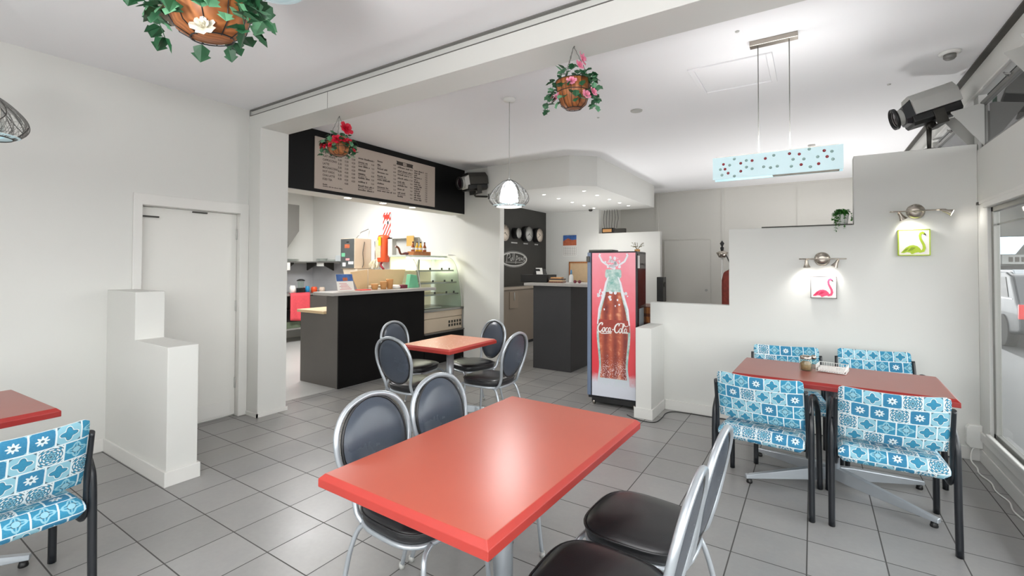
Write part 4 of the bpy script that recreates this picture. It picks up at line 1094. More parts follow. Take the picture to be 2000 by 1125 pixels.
t = thing('display_plinth', 'low black plinth under the cake display cabinet', 'plinth', (-4.73, 4.995, 0))
MB().box(-.75, 0, 0, .90, 0, .45).build('plinth_front', BLKCTR, t, .003); MB().box(-.77, .012, 0, .905, .45, .465).build('plinth_top', GREYCTR, t, .002)
t = thing('display_cabinet', 'curved glass cake display cabinet at the end of the black counter', 'display cabinet', (-4.80, 5.0, .465))
MB().box(-.7, .0, .02, .93, .0, .20).box(-.7, .002, .02, .935, .205, .31).build('base_cabinet', BEIGE, t, .006)
b = MB()
for i in range(5):
    for k in range(2): b.box(.0, .004, .60 + i * .066, .638 + i * .066, .05 + k * .055, .09 + k * .055)
b.build('vent_grille', DGREY, t)
MB().box(-.7, .03, .0, .945, .31, .345).build('ledge', STEEL, t, .006)
cp = [(.0, .345), (-.005, .45), (-.035, .65), (-.09, .9), (-.16, 1.06), (-.24, 1.125), (-.34, 1.145)]
cp = [(p.x, p.y) for p in smooth_path([(x, z, 0) for x, z in cp], 4)]
MB().grid(lambda u, v: (cp[min(int(round(v * (len(cp) - 1))), len(cp) - 1)][0], .02 + .905 * u, cp[min(int(round(v * (len(cp) - 1))), len(cp) - 1)][1]), 1, len(cp) - 1).build('front_glass', GLASSG, t)
for y in (.02, .925): MB().poly([(x, z) for x, z in cp] + [(-.69, 1.145), (-.69, .345)], (0, y, 0), X3, Z3).build('end_glass', GLASSG, t)
for y in (.02, .925): MB().tube([(x, y, z) for x, z in cp], .006, 6).build('glass_trim', LGREY, t)
MB().box(-.7, -.33, .0, .945, 1.135, 1.165).build('top_shelf', M('pale_glass_shelf', (196, 206, 200), .25), t, .004)
for z, d in ((.55, -.06), (.73, -.10), (.92, -.16)):
    sh = MB().box(-.68, d, .04, .905, z, z + .012).build('shelf', M('lit_shelf', (214, 206, 180), .3), t)
    MB().box(d, d + .006, .04, .905, z - .006, z + .018).build('shelf_rail', STEEL, sh)
    for y in (.35, .62, .8): MB().box(d - .02, d - .015, y, y + .035, z + .013, z + .05).build('price_ticket', BLKPL, sh)
MB().box(-.69, -.675, .02, .925, .345, 1.14).build('back_panel', M('glowing_cream_backing', (222, 214, 186), .5, emit=(250, 236, 200), estr=.12), t)  # panel is no lamp; a faint added glow brightens the cabinet
MB().box(-.40, -.37, .30, .34, .345, 1.14).build('upright', STEEL, t)
MB().tube([(-.36, .05, 1.12), (-.36, .9, 1.12)], .012, 8).build('lamp_tube', DLGT, t)
l = lamp('display_lamp_light', 'AREA', (-.42, .47, 1.12), 5, (1, .93, .78), .06, .8, rot=(0, 0, 0)); l.parent = t
MB().box(-.55, -.1, .12, .55, .352, .36).build('tray', WHITE, t, .003)
one(MB().box(-5.32, -5.18, 5.22, 5.60, 1.63, 1.69), 'drinks_crate', WOODO, 'small orange wooden crate on top of the cake display cabinet', 'crate', bevel=.003)
fr = [(5.27, AMBER, 'dark amber drink bottle at the left end of the orange crate'), (5.36, YELLOW, 'yellow drink bottle second from left on the orange crate'), (5.44, YELLOW, 'yellow drink bottle third from left on the orange crate'), (5.53, AMBER, 'amber drink bottle at the right end of the orange crate')]
for y, mt, lb in fr:
    t = thing('drink_bottle', lb, 'bottle', (-5.25, y, 1.69), 0, 'drink bottles on the orange crate')
    MB().lathe([(.026, 0), (.028, .01), (.028, .07), (.012, .11), (.011, .14)], 14).build('bottle_body', mt, t)
    MB().lathe([(.013, .14), (.013, .155)], 12).build('cap', BLKPL, t); MB().lathe([(.0285, .03), (.0285, .06)], 14, cap=False).build('paper_band', PAPER, t)
t = thing('cream_jug', 'coppery curved bread scoop lying on top of the display cabinet', 'scoop', (-5.25, 5.03, 1.63))
MB().tube(smooth_path([(0, -.12, .13), (0, -.06, .10), (0, -.02, .02), (0, .05, .012)]), .016, 8).build('handle', WOODB, t)
MB().lathe([(.03, 0), (.05, .03), (.02, .045)], 14, (0, .09, 0)).build('bowl', M('dark_berry', (96, 44, 50), .5, var=.4, scale=50), t)

# things on the counter
t = thing('menu_stand', 'white sloping menu card with a blue picture on the left end of the counter', 'menu card', (-4.85, 3.73, 1.15), D2R(90))
R = Matrix.Rotation(D2R(-14), 4, 'X')
MB().box(-.12, .12, -.004, .004, .0, .215).move(R).build('card', PAPER, t); MB().box(-.12, .12, -.006, -.004, .125, .213).move(R).build('picture', BLUEP, t)
b = MB()
for k in range(5): b.box(-.09 + .02 * (k % 2), .08 - .015 * k, -.0055, -.004, .02 + k * .018, .026 + k * .018)
b.box(-.03, .04, -.0065, -.006, .13, .17, 1); b.move(R).build('printed_lines', [M('pink_print', (206, 120, 130), .6), TERRA], t)
t = thing('counter_screen', 'cream angled screen standing behind the cups on the black counter', 'screen', (-5.1, 4.0, 1.15))
b = MB(); b.add([(0.02, .10, 0), (-.03, .30, 0), (-.03, .29, .262), (.02, -.02, .232)], [(0, 1, 2, 3)]); b.add([(-.03, .30, .04), (-.03, .93, .04), (-.03, 1.0, .262), (-.03, .29, .262)], [(0, 1, 2, 3)])
m_ = b.build('cream_board', CREAM, t); s_ = m_.modifiers.new('thickness', 'SOLIDIFY'); s_.thickness = .02
MB().tube([(-.03, .295, 0), (-.03, .295, .27)], .008, 8).build('corner_post', BEIGE, t)
MB().box(-.2, -.04, .36, .92, -.0, .03).build('foot', BEIGE, t)
for y, h, lb in ((4.175, .075, 'short brown card cup left of the stacked cups on the counter'), (4.325, .105, 'brown card cup stack in the middle of the counter'), (4.435, .135, 'tallest brown card cup stack on the counter')):
    one(MB().lathe([(.036, 0), (.048, h * .9), (.05, h), (.046, h)], 20, (-4.85, y, 1.15)), 'card_cup', CARD, lb, 'cup', 'card cups on the counter')
one(MB().prism([(4.76, 1.15), (4.97, 1.15), (4.92, 1.33), (4.80, 1.345)], -4.90, -4.82, 'x'), 'paper_bag', GREENP, 'mint green paper bag on the right of the counter', 'bag', bevel=.006)
one(MB().box(-4.90, -4.78, 3.9, 4.06, 1.15, 1.162), 'red_pad', REDP, 'flat red pad beside the menu card on the counter', 'pad', bevel=.003)
one(MB().box(-4.9, -4.8, 4.62, 4.72, 1.15, 1.20), 'snack_box', MAROON, 'little maroon snack box between the cups and the green bag', 'box', bevel=.006)
one(MB().lathe([(.05, 0), (.07, .02), (.05, .05), (0, .055)], 14, (-4.86, 4.55, 1.15)), 'wrapped_pastry', PAPER, 'white wrapped pastry beside the tallest cup stack', 'pastry')

# ------------------------------------------------------------------ kitchen
t = thing('kitchen_bench', 'steel kitchen bench along the back wall behind the counter', 'bench', (-8.2, 4.9, 0))
MB().box(-.68, 0, -1.6, 1.08, .89, .93).build('worktop', STEEL, t, .004); MB().box(-.66, -.03, -1.58, 1.06, .25, .28).build('lower_shelf', STEEL, t)
for x in (-.64, -.04):
    for y in (-1.55, -.3, 1.03): MB().box(x - .02, x + .02, y - .02, y + .02, 0, .89).build('leg', STEEL, t)
MB().box(-.66, -.02, .52, 1.06, .29, .88).build('side_cupboard', GREYCTR, t, .004)
MB().box(-.65, -.06, -.5, .45, .29, .62).build('under_crates', BLKPL, t)
MB().box(-.3, -.04, .0, .4, .282, .40).build('green_crate', M('olive_crate', (92, 104, 84), .6), t)
b = MB(); n = 14
b.grid(lambda u, v: (.012 + .012 * math.sin(u * 14) * v, .16 + u * .40, .935 - v * .50 - .04 * u * v), n, 10).grid(lambda u, v: (-.06 * v + .012, .16 + u * .40, .936), n, 2, flip=True)
b.move(Matrix.Translation((-8.2, 4.9, 0)))
tw = one(b, 'tea_towel', TOWEL, 'coral red tea towel hanging over the front of the kitchen bench', 'towel'); s_ = tw.modifiers.new('thickness', 'SOLIDIFY'); s_.thickness = .008
for i, (x, y, rr, h, mt, lb) in enumerate([(-8.35, 5.02, .05, .19, GLASSG, 'clear jar at the left end of the kitchen bench'), (-8.3, 5.17, .055, .15, PAPER, 'white tub left of the black blender on the kitchen bench'), (-8.4, 5.50, .05, .10, REDP, 'red canister right of the black blender'), (-8.3, 5.48, .04, .13, M('cyan_carton', (40, 140, 190), .5), 'cyan carton right of the black blender'), (-8.35, 5.66, .06, .11, ORANGE, 'orange tub near the right end of the kitchen bench'), (-8.3, 5.80, .06, .10, M('pale_sugar_bag', (214, 196, 180), .7, var=.3, scale=30), 'pale bag at the right end of the kitchen bench')]):
    one(MB().lathe([(rr, 0), (rr, h * .8), (rr * .8, h * .92), (rr * .8, h)], 16, (x, y, .93)), 'kitchen_jar' if i < 2 else 'kitchen_canister', mt, lb, 'container', 'containers on the kitchen bench')
t = thing('blender', 'black blender on the kitchen bench above the coral towel', 'blender', (-8.3, 5.34, .93))
MB().box(-.06, .06, -.06, .06, 0, .10).build('motor_base', BLKPL, t, .01); MB().lathe([(.05, .10), (.062, .23)], 16, cap=False).build('jug', GLASSG, t); MB().lathe([(.075, .235), (.075, .25), (.03, .27)], 16).build('lid', BLKPL, t)
t = thing('wall_shelf', 'steel wall shelf above the kitchen bench', 'shelf', (-8.9, 4.95, 1.52))
MB().prism([(0, -.8), (.36, -.8), (.36, .70), (1.5, .70), (1.5, 1.03), (0, 1.03)], 0, .025, 'z').build('shelf_board', STEEL, t, .003)
for x in (.7, 1.3): MB().prism([(1.03, 0), (.75, 0), (.75, -.03), (1.03, -.16)], x, x + .03, 'x').build('bracket', DGREY, t)
for y in (-.4, .4, .9): MB().prism([(0, 0), (.3, 0), (.3, -.03), (0, -.16)], y, y + .03, 'y').build('bracket', DGREY, t)
for k, (x_, y, h, lb) in enumerate(((-8.70, 5.42, .05, 'leftmost stack of pale plates on the kitchen wall shelf'), (-8.35, 5.83, .07, 'tall stack of pale plates in the middle of the kitchen wall shelf'), (-8.0, 5.83, .045, 'right stack of pale plates on the kitchen wall shelf'))):
    b = MB()
    for j in range(int(h / .012)): b.lathe([(.07, j * .012), (.12, j * .012 + .008), (.12, j * .012 + .011)], 20, (x_, y, 1.546))
    one(b, 'plate_stack', M('pale_china', (206, 212, 206), .3), lb, 'plates', 'plate stacks on the kitchen shelf')
one(MB().box(-7.78, -7.55, 5.72, 5.93, 1.546, 1.66), 'storage_box', M('clear_plastic_box', (184, 190, 192), .3), 'translucent storage box at the right end of the kitchen wall shelf', 'box', bevel=.008)
one(MB().box(-8.545, -8.53, 5.12, 5.26, 1.37, 1.519), 'pinned_note', PAPER, 'white note hanging under the kitchen wall shelf', 'note')
one(MB().box(-8.3, -8.1, 5.68, 5.70, 1.45, 1.519), 'power_strip', WHITE, 'white power strip under the kitchen wall shelf', 'power strip')
t = thing('range_hood', 'grey tapered range hood high at the left of the kitchen', 'range hood', (-8.9, 4.2, 1.7))
MB().prism([(-1.2, .02), (.93, .02), (1.22, .44), (1.22, .95), (-1.2, .95)], 0.02, .4, 'x').build('hood_shell', MGREY, t, .004)
MB().box(.06, .36, -1.1, .85, -.0, .02).build('filter', DGREY, t)
t = thing('water_boiler', 'steel wall boiler with stickers on its dark front in the kitchen', 'water boiler', (-7.25, 5.8, 1.41))
MB().box(-.2, .19, -.2, .185, 0, .56).build('casing', BEIGE, t, .006); MB().box(-.195, .185, -.206, -.2, .01, .55).build('front_panel', M('slate_steel', (112, 116, 116), .35, .6, var=.15), t)
for x0, x1, z0, z1, mt in ((-.08, .06, .38, .45, TERRA), (-.17, -.07, .22, .29, GREENP), (-.05, .06, .15, .19, M('pink_sticker', (206, 150, 150), .6)), (.03, .17, .08, .13, PAPER), (-.14, -.05, .04, .11, PAPER), (-.03, .04, .48, .50, BLKPL)):
    MB().box(x0, x1, -.2075, -.206, z0, z1).build('sticker', mt, t)
MB().tube([(.12, -.1, .57), (.15, -.02, .68), (.15, .15, .75)], .008, 6).build('pipe', STEEL, t)
MB().tube(smooth_path([(.2, .02, .5), (.205, -.02, .3), (.2, .0, .1), (.2, -.03, .02)]), .006, 6).build('cord', DGREY, t)
one(MB().prism([(-7.35, 1.24), (-7.0, 1.24), (-7.0, 1.405), (-7.42, 1.405)], 5.62, 5.98, 'y'), 'boiler_bracket', BEIGE, 'beige bracket shelf under the wall boiler', 'bracket')
t = thing('mop_head', 'cream mop head hanging beside the wall boiler', 'mop', (-6.88, 5.93, 1.42))
b = MB(); r = random.Random(1)
for i in range(26):
    a = r.uniform(-1, 1); b.tube([(0, 0, .14), (.07 * a, r.uniform(-.03, .03), .16), (.12 * a, r.uniform(-.05, .0), .08), (.13 * a, r.uniform(-.05, 0), r.uniform(-.02, .04))], .008, 5)
b.build('strands', M('cream_cotton', (226, 214, 186), .9), t); MB().tube([(0, 0, .12), (-.04, .02, .5)], .01, 6).build('handle', STEEL, t)
t = thing('stripe_board', 'red and white striped safety board above the fire extinguisher', 'safety sign', (-6.635, 5.985, 2.03))
MB().box(-.10, .10, -.006, 0, 0, .42).build('board', STRIPE, t)
MB().box(-.07, .08, -.009, -.006, .30, .38).build('red_symbol', REDP, t); MB().box(-.06, .07, -.009, -.006, .21, .27).build('white_symbol', PAPER, t); MB().box(.02, .055, -.011, -.009, .205, .26).build('black_symbol', BLKPL, t)
t = thing('fire_extinguisher', 'orange red fire extinguisher in a wall cover below the striped board', 'fire extinguisher', (-6.63, 5.90, 1.53))
MB().lathe([(.095, 0), (.105, .02), (.105, .44), (.09, .49), (.05, .50)], 24).build('cylinder', ORANGE, t)
MB().box(-.08, .05, -.112, -.098, .08, .40).build('clear_window', M('pinkish_instruction_sheet', (226, 176, 150), .3, var=.2, scale=20), t); MB().box(.0, .06, -.118, -.1, .30, .46).build('yellow_tag', YELLOW, t)
MB().tube(smooth_path([(0, -.02, 0), (-.02, -.04, -.05), (.01, -.03, -.10), (.02, .0, -.13)]), .02, 8).build('hose', M('dark_red_hose', (150, 30, 50), .5), t)
t = thing('wall_cabinet', 'white open wall box with a gold flap beside the fire extinguisher', 'wall box', (-6.14, 5.985, 1.65))
b = MB(); b.box(-.33, .33, -.03, 0, 0, .32); b.box(-.33, -.22, -.12, -.03, 0, .32); b.box(-.33, .33, -.12, -.03, .30, .32); b.build('box_shell', LGREY, t)
MB().box(.16, .33, -.14, -.125, .16, .34).build('gold_flap', M('gold_card', (190, 150, 80), .5), t)
b = MB(); r = random.Random(12)
for i in range(7): b.box(-4.95 - .02 * i, -4.80 - .03 * i, 5.60 + .03 * i, 5.78 + .02 * i, 1.6305 + .003 * i, 1.633 + .003 * i)
one(b, 'napkin_pile', PAPER, 'loose pile of white papers on the right of the display cabinet top', 'papers', at=(-4.95, 5.7, 1.63))

# ------------------------------------------------------------------ menu board (letters read along +Y)
t = thing('menu_board', 'long taupe menu board with dark print on the black header', 'menu board', (-4.73, 3.19, 2.34))
MB().box(0, .012, 0, 1.99, 0, .594).build('board', MENU, t, .001)
b = MB(); r = random.Random(21)
def T(s, y, z, size, sx=1., al='LEFT'): b.text(s, size, (.0128, y, z), Y3, Z3, 0, al, sx)
def word_dashes(y, z, wd, h):
    """small print too blurred to read: a run of letter-sized ticks"""
    x = y
    while x < y + wd:
        for _ in range(r.randint(3, 8)):
            lw = h * r.uniform(.45, .75); b.box(.0122, .0128, x, x + lw, z, z + h * r.choice([.7, .7, 1.0])); x += lw + h * .18
            if x > y + wd: break
        x += h * .6
z = .425
for nm in ('LONG BLACK', 'FLAT WHITE', 'CAPPUCCINO', 'LATTE', 'MOCHACCINO', 'HOT CHOC', 'CHAI LATTE', 'ICED TEA'):
    T(nm, .10, z, .033, .9)
    for k, py_ in enumerate((.305, .40, .50)):
        if nm != 'ICED TEA' or k == 1: T(r.choice(['4.00', '4.50', '5.00', '5.50', '3.50']), py_, z - .012, .032, .95)
    z -= .0445
word_dashes(.105, .055, .06, .014); word_dashes(.105, .035, .26, .011)
def column(y, price_y, rows, z0, z1, sub):
    n = len(rows); 
    for i, wd in enumerate(rows):
        z = z0 + (z1 - z0) * i / (n - 1)
        word_dashes(y, z, wd, .021)
        if sub and i % 3 == 1: word_dashes(y, z - .018, wd * 1.1, .009)
        if price_y: T(r.choice(['6.50', '8.00', '9.50', '12.0', '7.50']), price_y, z, .027)
column(.60, .80, [.22, .13, .16, .11, .12, .17, .13, .2, .21], .45, .06, True)
column(.90, 1.17, [.08, .05, .15, .17, .14, .22, .12, .19, .24], .47, .09, True)
column(1.25, 1.48, [.24, .24, .2, .21, .12, .17, .12, .13, .1], .455, .06, True)
column(1.56, 1.78, [.19, .1, .05, .13, .06, .1, .12, .14, .13, .11, .1, .12, .12, .13], .46, .05, False)
b.box(.012, .0125, 1.25, 1.51, .495, .545); b.build('lettering', INK, t)
b = MB(); b.add([(.0121, 1.225, .50), (.0121, 1.25, .495), (.0121, 1.25, .545), (.0121, 1.225, .55), (.0121, 1.235, .525)], [(0, 1, 2, 3, 4)]); b.add([(.0121, 1.51, .495), (.0121, 1.54, .49), (.0121, 1.525, .515), (.0121, 1.54, .54), (.0121, 1.51, .545)], [(0, 1, 2, 3, 4)])
b.build('banner_tails', BLKPL, t)
b = MB(); b.box(.0124, .0128, 1.345, 1.415, .502, .538, 1); b.text('FOOD', .022, (.0132, 1.38, .512), Y3, Z3, 0, 'CENTER'); b.build('banner_title', [INK, MENU], t)

# ------------------------------------------------------------------ logo wall: clocks, sign, rear counter
LW = -4.735
CLOCKF = M('pale_clock_face', (226, 212, 196), .5)
for k, (y, z, R, dp, fc, lb) in enumerate([(7.02, 2.07, .155, .05, CREAM, 'cream faced clock half hidden by the white wing wall'), (7.40, 2.085, .10, .11, LGREY, 'small grey clock second from left on the charcoal wall'), (7.78, 2.09, .148, .11, LGREY, 'large grey faced clock third from left on the charcoal wall'), (8.20, 2.09, .142, .11, CREAM, 'cream faced clock at the right end of the charcoal wall')]):
    fc = CLOCKF if fc is CREAM else fc
    t = thing('wall_clock', lb, 'clock', (LW, y, z), 0, 'drum clocks on the charcoal wall')
    MB().lathe([(R * 1.04, 0), (R * 1.04, dp), (R, dp + .004), (R * .97, dp - .004)], 32, (0, 0, 0), (1, 0, 0)).build('drum', BLKPL, t)
    MB().lathe([(R * .97, dp - .003), (0, dp - .002)], 32, (0, 0, 0), (1, 0, 0)).build('face', fc, t)
    b = MB()
    for i in range(12):
        a = i * PI / 6; b.ribbon([(R * .78 * math.sin(a), R * .78 * math.cos(a)), (R * .9 * math.sin(a), R * .9 * math.cos(a))], .006, (dp, 0, 0), Y3, Z3)
    b.build('hour_marks', MGREY, t)
    for a, L, wd in ((2.2 + k, .5, .012), (4.4 + 2 * k, .75, .008)): MB().ribbon([(-.1 * R * math.sin(a), -.1 * R * math.cos(a)), (R * L * math.sin(a), R * L * math.cos(a))], wd, (dp + .002, 0, 0), Y3, Z3).build('hand', DGREY, t)
for y, wd, lb in ((7.30, .20, 'small white city lettering under the small grey clock'), (7.74, .15, 'small white city lettering under the large grey clock'), (8.17, .12, 'small white city lettering under the right-hand cream clock')):
    b = MB(); x = y
    while x < y + wd: b.box(LW, LW + .003, x, x + .018, 1.895, 1.917); x += .024
    one(b, 'city_lettering', LGREY, lb, 'lettering', 'city names under the clocks')
t = thing('oval_sign', 'white oval cafe sign on the charcoal wall below the clocks', 'sign', (LW, 7.40, 1.46))
b = MB()
for ra, rb, wd in ((.44, .125, .022), (.465, .15, .005)):
    v = []; n = 56
    for i in range(n):
        a = 2 * PI * i / n
        for s in (-1, 1): v.append((.004, (ra + s * wd * .9) * math.cos(a), .135 + (rb + s * wd * .5) * math.sin(a)))
    b.add(v, [(2 * i, 2 * i + 1, (2 * i + 3) % (2 * n), (2 * i + 2) % (2 * n)) for i in range(n)])
b.build('oval_ring', LGREY, t)
b = MB(); o = (.004, -.26, .06)
for st in ([(.0, .0), (.02, .17), (.05, .17)], [(.02, .14), (.08, .18), (.12, .13), (.06, .09)], [(.15, .10), (.13, .06), (.17, .05), (.19, .11)], [(.22, .19), (.21, .05)], [(.27, .2), (.25, .05)], [(.31, -.01), (.34, .14), (.39, .1), (.34, .06)], [(.41, .09), (.45, .11), (.43, .06), (.48, .06)], [(.50, .06), (.50, .11), (.55, .06), (.56, .11)], [(.59, .12), (.64, .12), (.60, .08), (.64, .05), (.59, .04)]):
    b.ribbon([(p.x, p.y) for p in smooth_path([(q[0], q[1], 0) for q in st], 4)], .014, o, Y3, Z3)
b.build('script_lettering', LGREY, t)
b = MB(); x = -.3
while x < .3: b.box(0, .004, x, x + .022, .065, .09); x += .03
b.build('small_lettering', MGREY, t)
t = thing('low_cabinet', 'taupe low cabinet against the charcoal wall under the oval sign', 'cabinet', (-4.73, 6.13, 0))
MB().box(0, .16, 0, 1.9, .06, 1.04).build('carcass', M('taupe_laminate', (128, 116, 104), .4, var=.06), t, .003); MB().box(0, .185, -.01, 1.91, 1.04, 1.085).build('worktop', M('taupe_worktop', (150, 140, 128), .35), t, .003)
MB().box(.16, .172, .86, 1.14, .70, 1.0).build('door', M('taupe_door', (136, 122, 108), .4), t, .002); MB().tube([(.18, 1.0, .84), (.18, 1.0, .99)], .008, 6).build('handle', LGREY, t); MB().box(0, .13, 0, 1.9, 0, .06).build('toe_kick', BLKPL, t)
t = thing('rear_counter', 'black upright counter block left of the drinks fridge', 'counter', (-3.11, 5.85, 0))
MB().box(-.30, .30, 0, .62, 0, 1.185).build('block', M('dark_counter_laminate', (52, 52, 54), .42, var=.25, scale=2.5), t, .003)
one(MB().box(-3.54, -2.45, 5.80, 6.50, 1.186, 1.225), 'grey_worktop', GREYTOP, 'grey worktop on the black counter block behind the fridge', 'worktop', bevel=.004)
t = thing('cash_register', 'black cash register with a paper slip on the rear worktop', 'cash register', (-3.50, 6.15, 1.226))
MB().box(-.24, .21, -.12, .2, 0, .115).build('drawer_base', BLKPL, t, .006); MB().prism([(-.05, .115), (.10, .115), (.07, .2), (-.02, .2)], -.08, .1, 'y').build('printer', BLKPL, t)
b = MB().add([(.02, -.085, .118), (.13, -.085, .118), (.11, -.075, .215), (.0, -.075, .215)], [(0, 1, 2, 3)]); b.build('paper_slip', PAPER, t)
t = thing('receipt_stack', 'messy stack of brown books beside the cash register', 'papers', (-3.16, 6.12, 1.226), D2R(12))
for k, (a, c, m_) in enumerate(((.11, .09, WOODB), (.10, .08, CREAM), (.11, .08, M('dark_cover', (70, 54, 48), .6)), (.08, .07, CARD))): MB().box(-a, a, -c, c, k * .02, k * .02 + .018).build('book', m_, t)
t = thing('spray_bottle', 'white bottle with a blue top on the rear worktop', 'bottle', (-2.925, 6.1, 1.226))
MB().lathe([(.03, 0), (.032, .02), (.03, .10), (.016, .125)], 16).build('bottle_body', WHITE, t); MB().lathe([(.014, .125), (.014, .165), (.008, .19)], 12).build('pump', M('blue_cap', (96, 148, 190), .4), t)
t = thing('sunglasses', 'pair of dark glasses lying on the rear worktop', 'glasses', (-2.78, 6.0, 1.226))
for x in (-.035, .035): MB().lathe([(.022, 0), (.022, .012), (0, .014)], 14, (x, 0, .024), (0, -1, 0)).build('lens', MAROON, t)
MB().tube([(-.06, 0, .03), (.06, 0, .03)], .003, 5).tube([(-.06, 0, .03), (-.06, .1, .02)], .003, 5).tube([(.06, 0, .03), (.06, .1, .02)], .003, 5).build('frame', BLKPL, t)
t = thing('framed_board', 'orange framed cork board leaning on the wall behind the rear worktop', 'board', (-3.92, 8.645, 1.10))
MB().box(-.24, .26, -.012, 0, 0, .43).build('board', M('pale_cork', (206, 178, 142), .8, var=.12, scale=14), t)
b = MB()
for q in ((-.265, -.24, 0, .45), (.26, .285, 0, .45), (-.265, .285, .43, .455)): b.box(q[0], q[1], -.025, 0, q[2], q[3])
b.build('frame', WOODO, t)
t = thing('wall_calendar_sheet', 'hanging calendar with a mountain picture on the rear wall', 'calendar', (-4.175, 8.645, 1.67))
MB().box(-.155, .155, -.006, 0, 0, .43).build('sheet', PAPER, t)
MB().box(-.15, .15, -.008, -.006, .22, .43).build('sky_picture', BLUEP, t)
b = MB(); b.poly([(-.15, .22), (.15, .22), (.15, .34), (.05, .33), (-.04, .37), (-.15, .31)], (0, -.0085, 0), X3, Z3); b.build('mountain_picture', TERRA, t)
b = MB()
for k in range(6): b.box(-.14, .14, -.0075, -.006, .02 + k * .034, .024 + k * .034)
for k in range(8): b.box(-.14 + .04 * k, -.136 + .04 * k, -.0075, -.006, .02, .194)
b.build('date_grid', MGREY, t)
t = thing('router_box', 'dark router with trailing cables on the rear half-height wall', 'router', (-3.28, 8.70, 2.116))
MB().box(-.2, .04, -.06, .05, 0, .10).build('case', BLKPL, t, .006); MB().box(.04, .26, -.05, .05, 0, .085).build('adapter', DGREY, t, .01); MB().box(-.18, .0, -.065, -.06, .02, .08).build('label_plate', CARD, t)
for k in range(6): MB().tube(smooth_path([(-.17 + .05 * k, 0, .10), (-.19 + .055 * k, .02, .2), (-.2 + .06 * k, .03, .30), (-.18 + .05 * k, .04, .465)]), .004, 5).build('cable', BLKPL, t)
one(MB().lathe([(.04, 0), (.04, .012), (.028, .035), (0, .04)], 16, (-3.68, 8.55, 2.589), (0, 0, -1)), 'dome_camera', DGREY, 'small dark dome camera under the back edge of the bulkhead', 'camera', at=(-3.68, 8.55, 2.55))

# things seen through the low part of the feature wall
t = thing('grey_door', 'plain grey cupboard door in the rear wall seen above the low wall', 'door', (-2.15, 9.88, 0))
MB().box(-.45, .45, -.02, 0, 0, 2.0).build('door_leaf', BACKW, t, .003); MB().lathe([(.02, 0), (.02, .04), (.026, .05)], 12, (.38, -.02, 1.0), (0, -1, 0)).build('handle', STEEL, t)
t = thing('hifi_speaker', 'black speaker seen above the left end of the low wall', 'speaker', (-2.04, 7.6, 0))
MB().tube([(0, 0, .02), (0, 0, .9)], .03).lathe([(.14, 0), (.14, .02)], 18).build('stand', BLKPL, t); MB().box(-.055, .045, -.1, .1, .9, 1.30).build('box', BLKPL, t, .008); MB().lathe([(.04, 0), (.045, .01)], 16, (.046, 0, 1.18), (1, 0, 0)).build('cone', DGREY, t)
t = thing('floor_lamp', 'white standing lamp with a black finial behind the feature wall', 'floor lamp', (-1.25, 8.3, 0))
MB().lathe([(.14, 0), (.14, .02), (.03, .03)], 24).build('base', CHROME, t); MB().tube([(0, 0, .02), (0, 0, 1.72)], .02, 10).build('pole', WHITE, t)
MB().lathe([(.02, 1.72), (.03, 1.78), (.012, 1.8), (.035, 1.85), (.0, 1.90)], 14).build('finial', BLKPL, t); MB().lathe([(.05, 1.62), (.09, 1.70), (.02, 1.735)], 20).build('collar', CHROME, t)
MB().tube(smooth_path([(.06, 0, 1.66), (.14, 0, 1.45), (.2, 0, 1.2)]), .009, 6).build('arm', BLKPL, t)
t = thing('patterned_bag', 'tall red patterned bag standing behind the feature wall', 'bag', (-1.13, 8.2, 0))
b = MB(); b.prism([(-.10, 0), (.25, 0), (.25, 1.36), (.18, 1.43), (.02, 1.43), (-.07, 1.38), (-.10, 1.25)], -.12, .12, 'y'); b.build('bag_body', M('red_patterned_cloth', (120, 44, 34), .7, var=.7, scale=22), t, .03)
MB().tube(smooth_path([(.0, 0, 1.42), (.05, 0, 1.5), (.15, 0, 1.5), (.2, 0, 1.42)]), .012, 6).build('handle', BLKPL, t)

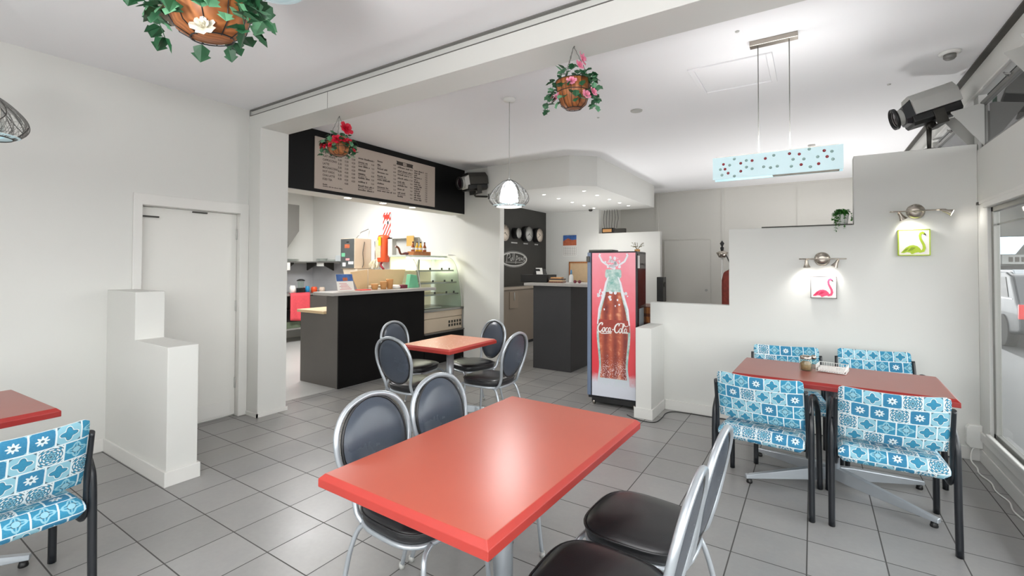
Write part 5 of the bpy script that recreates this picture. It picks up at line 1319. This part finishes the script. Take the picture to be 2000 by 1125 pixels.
# ------------------------------------------------------------------ street
t = thing('parked_car', 'grey and white car parked at the kerb outside the street window', 'car', (3.3, 12.75, -.14))
side = [(0, .35), (0, .82), (.12, .92), (.42, 1.46), (.7, 1.53), (2.2, 1.53), (2.9, 1.0), (4.1, .88), (4.3, .6), (4.3, .3), (3.95, .28), (.55, .28)]
b = MB(); b.prism([(y, z) for y, z in side], 0, 1.75, 'x'); b.build('body', CARG, t, .06, seg=3)
MB().prism([(.5, 1.47), (2.2, 1.47), (2.15, 1.56), (.6, 1.57)], .08, 1.67, 'x').build('roof', CARW, t, .02)
for x in (-.004, 1.754): MB().prism([(.52, 1.02), (2.55, 1.02), (2.1, 1.42), (.66, 1.42)], x - .004, x + .004, 'x').build('side_window', BLKPL, t)
MB().box(.15, 1.6, -.006, .0, 1.0, 1.05).prism([(.08, .98), (.42, 1.44), (.41, 1.46), (.06, .99)], .2, 1.55, 'x').build('rear_window', BLKPL, t)
for y in (.85, 3.4):
    for x in (-.02, 1.6): MB().lathe([(.32, 0), (.33, .03), (.33, .16), (.32, .18)], 28, (x, y, .33), (1, 0, 0)).build('wheel', TYRE, t)
for x in (.0, 1.5): MB().box(x, x + .25, -.02, .04, .62, .9).build('tail_light', TAILR, t, .01)
MB().box(-.006, .0, .3, 4.0, .98, 1.0).build('trim_strip', CARW, t); MB().box(.2, 1.55, -.05, .05, .34, .5).build('bumper', DGREY, t, .02)
t = thing('corner_shop', 'grey shop building with a sign band across the street', 'building', (9.5, 36, -.14))
MB().box(-5.0, 6, 0, 10, 0, 8.5).build('wall', FACADE, t); MB().box(-5.0, 6, -1.5, 0, 3.25, 8.5).build('upper_wall', SOFF, t)
MB().box(-.85, 6, -.3, 0, 1.8, 2.3).build('sign_band', M('pale_sign_band', (140, 142, 140), .6), t)
b = MB(); x = -.6; r = random.Random(30)
while x < 5: b.box(x, x + .16, -.32, -.3, 1.92, 2.18); x += .24 if r.random() < .8 else .5
b.build('sign_lettering', DGREY, t)
for k in range(3): MB().box(-4.5 + 3.4 * k, -1.8 + 3.4 * k, -.05, .02, .3, 1.7).build('shop_window', BLKPL, t)
b = MB(); b.prism([(-1.4, 2.3), (-1.4, 3.2), (-.2, 3.2), (-.75, 2.3)], -1.9, -1.6, 'y'); b.build('blue_awning', BLUEAWN, t)
one(MB().box(2.06, 2.14, 3.2, 8.2, 2.55, 3.0), 'maroon_board', MAROON, 'maroon signboard under the verandah seen through the high windows', 'signboard')
for k, (y, lb) in enumerate(((24.0, 'verandah post down the street beyond the parked car'),)):
    one(MB().lathe([(.06, -.02), (.05, .05), (.05, 3.06)], 14, (2.15, y, 0)), 'verandah_post', LGREY, lb, 'post')
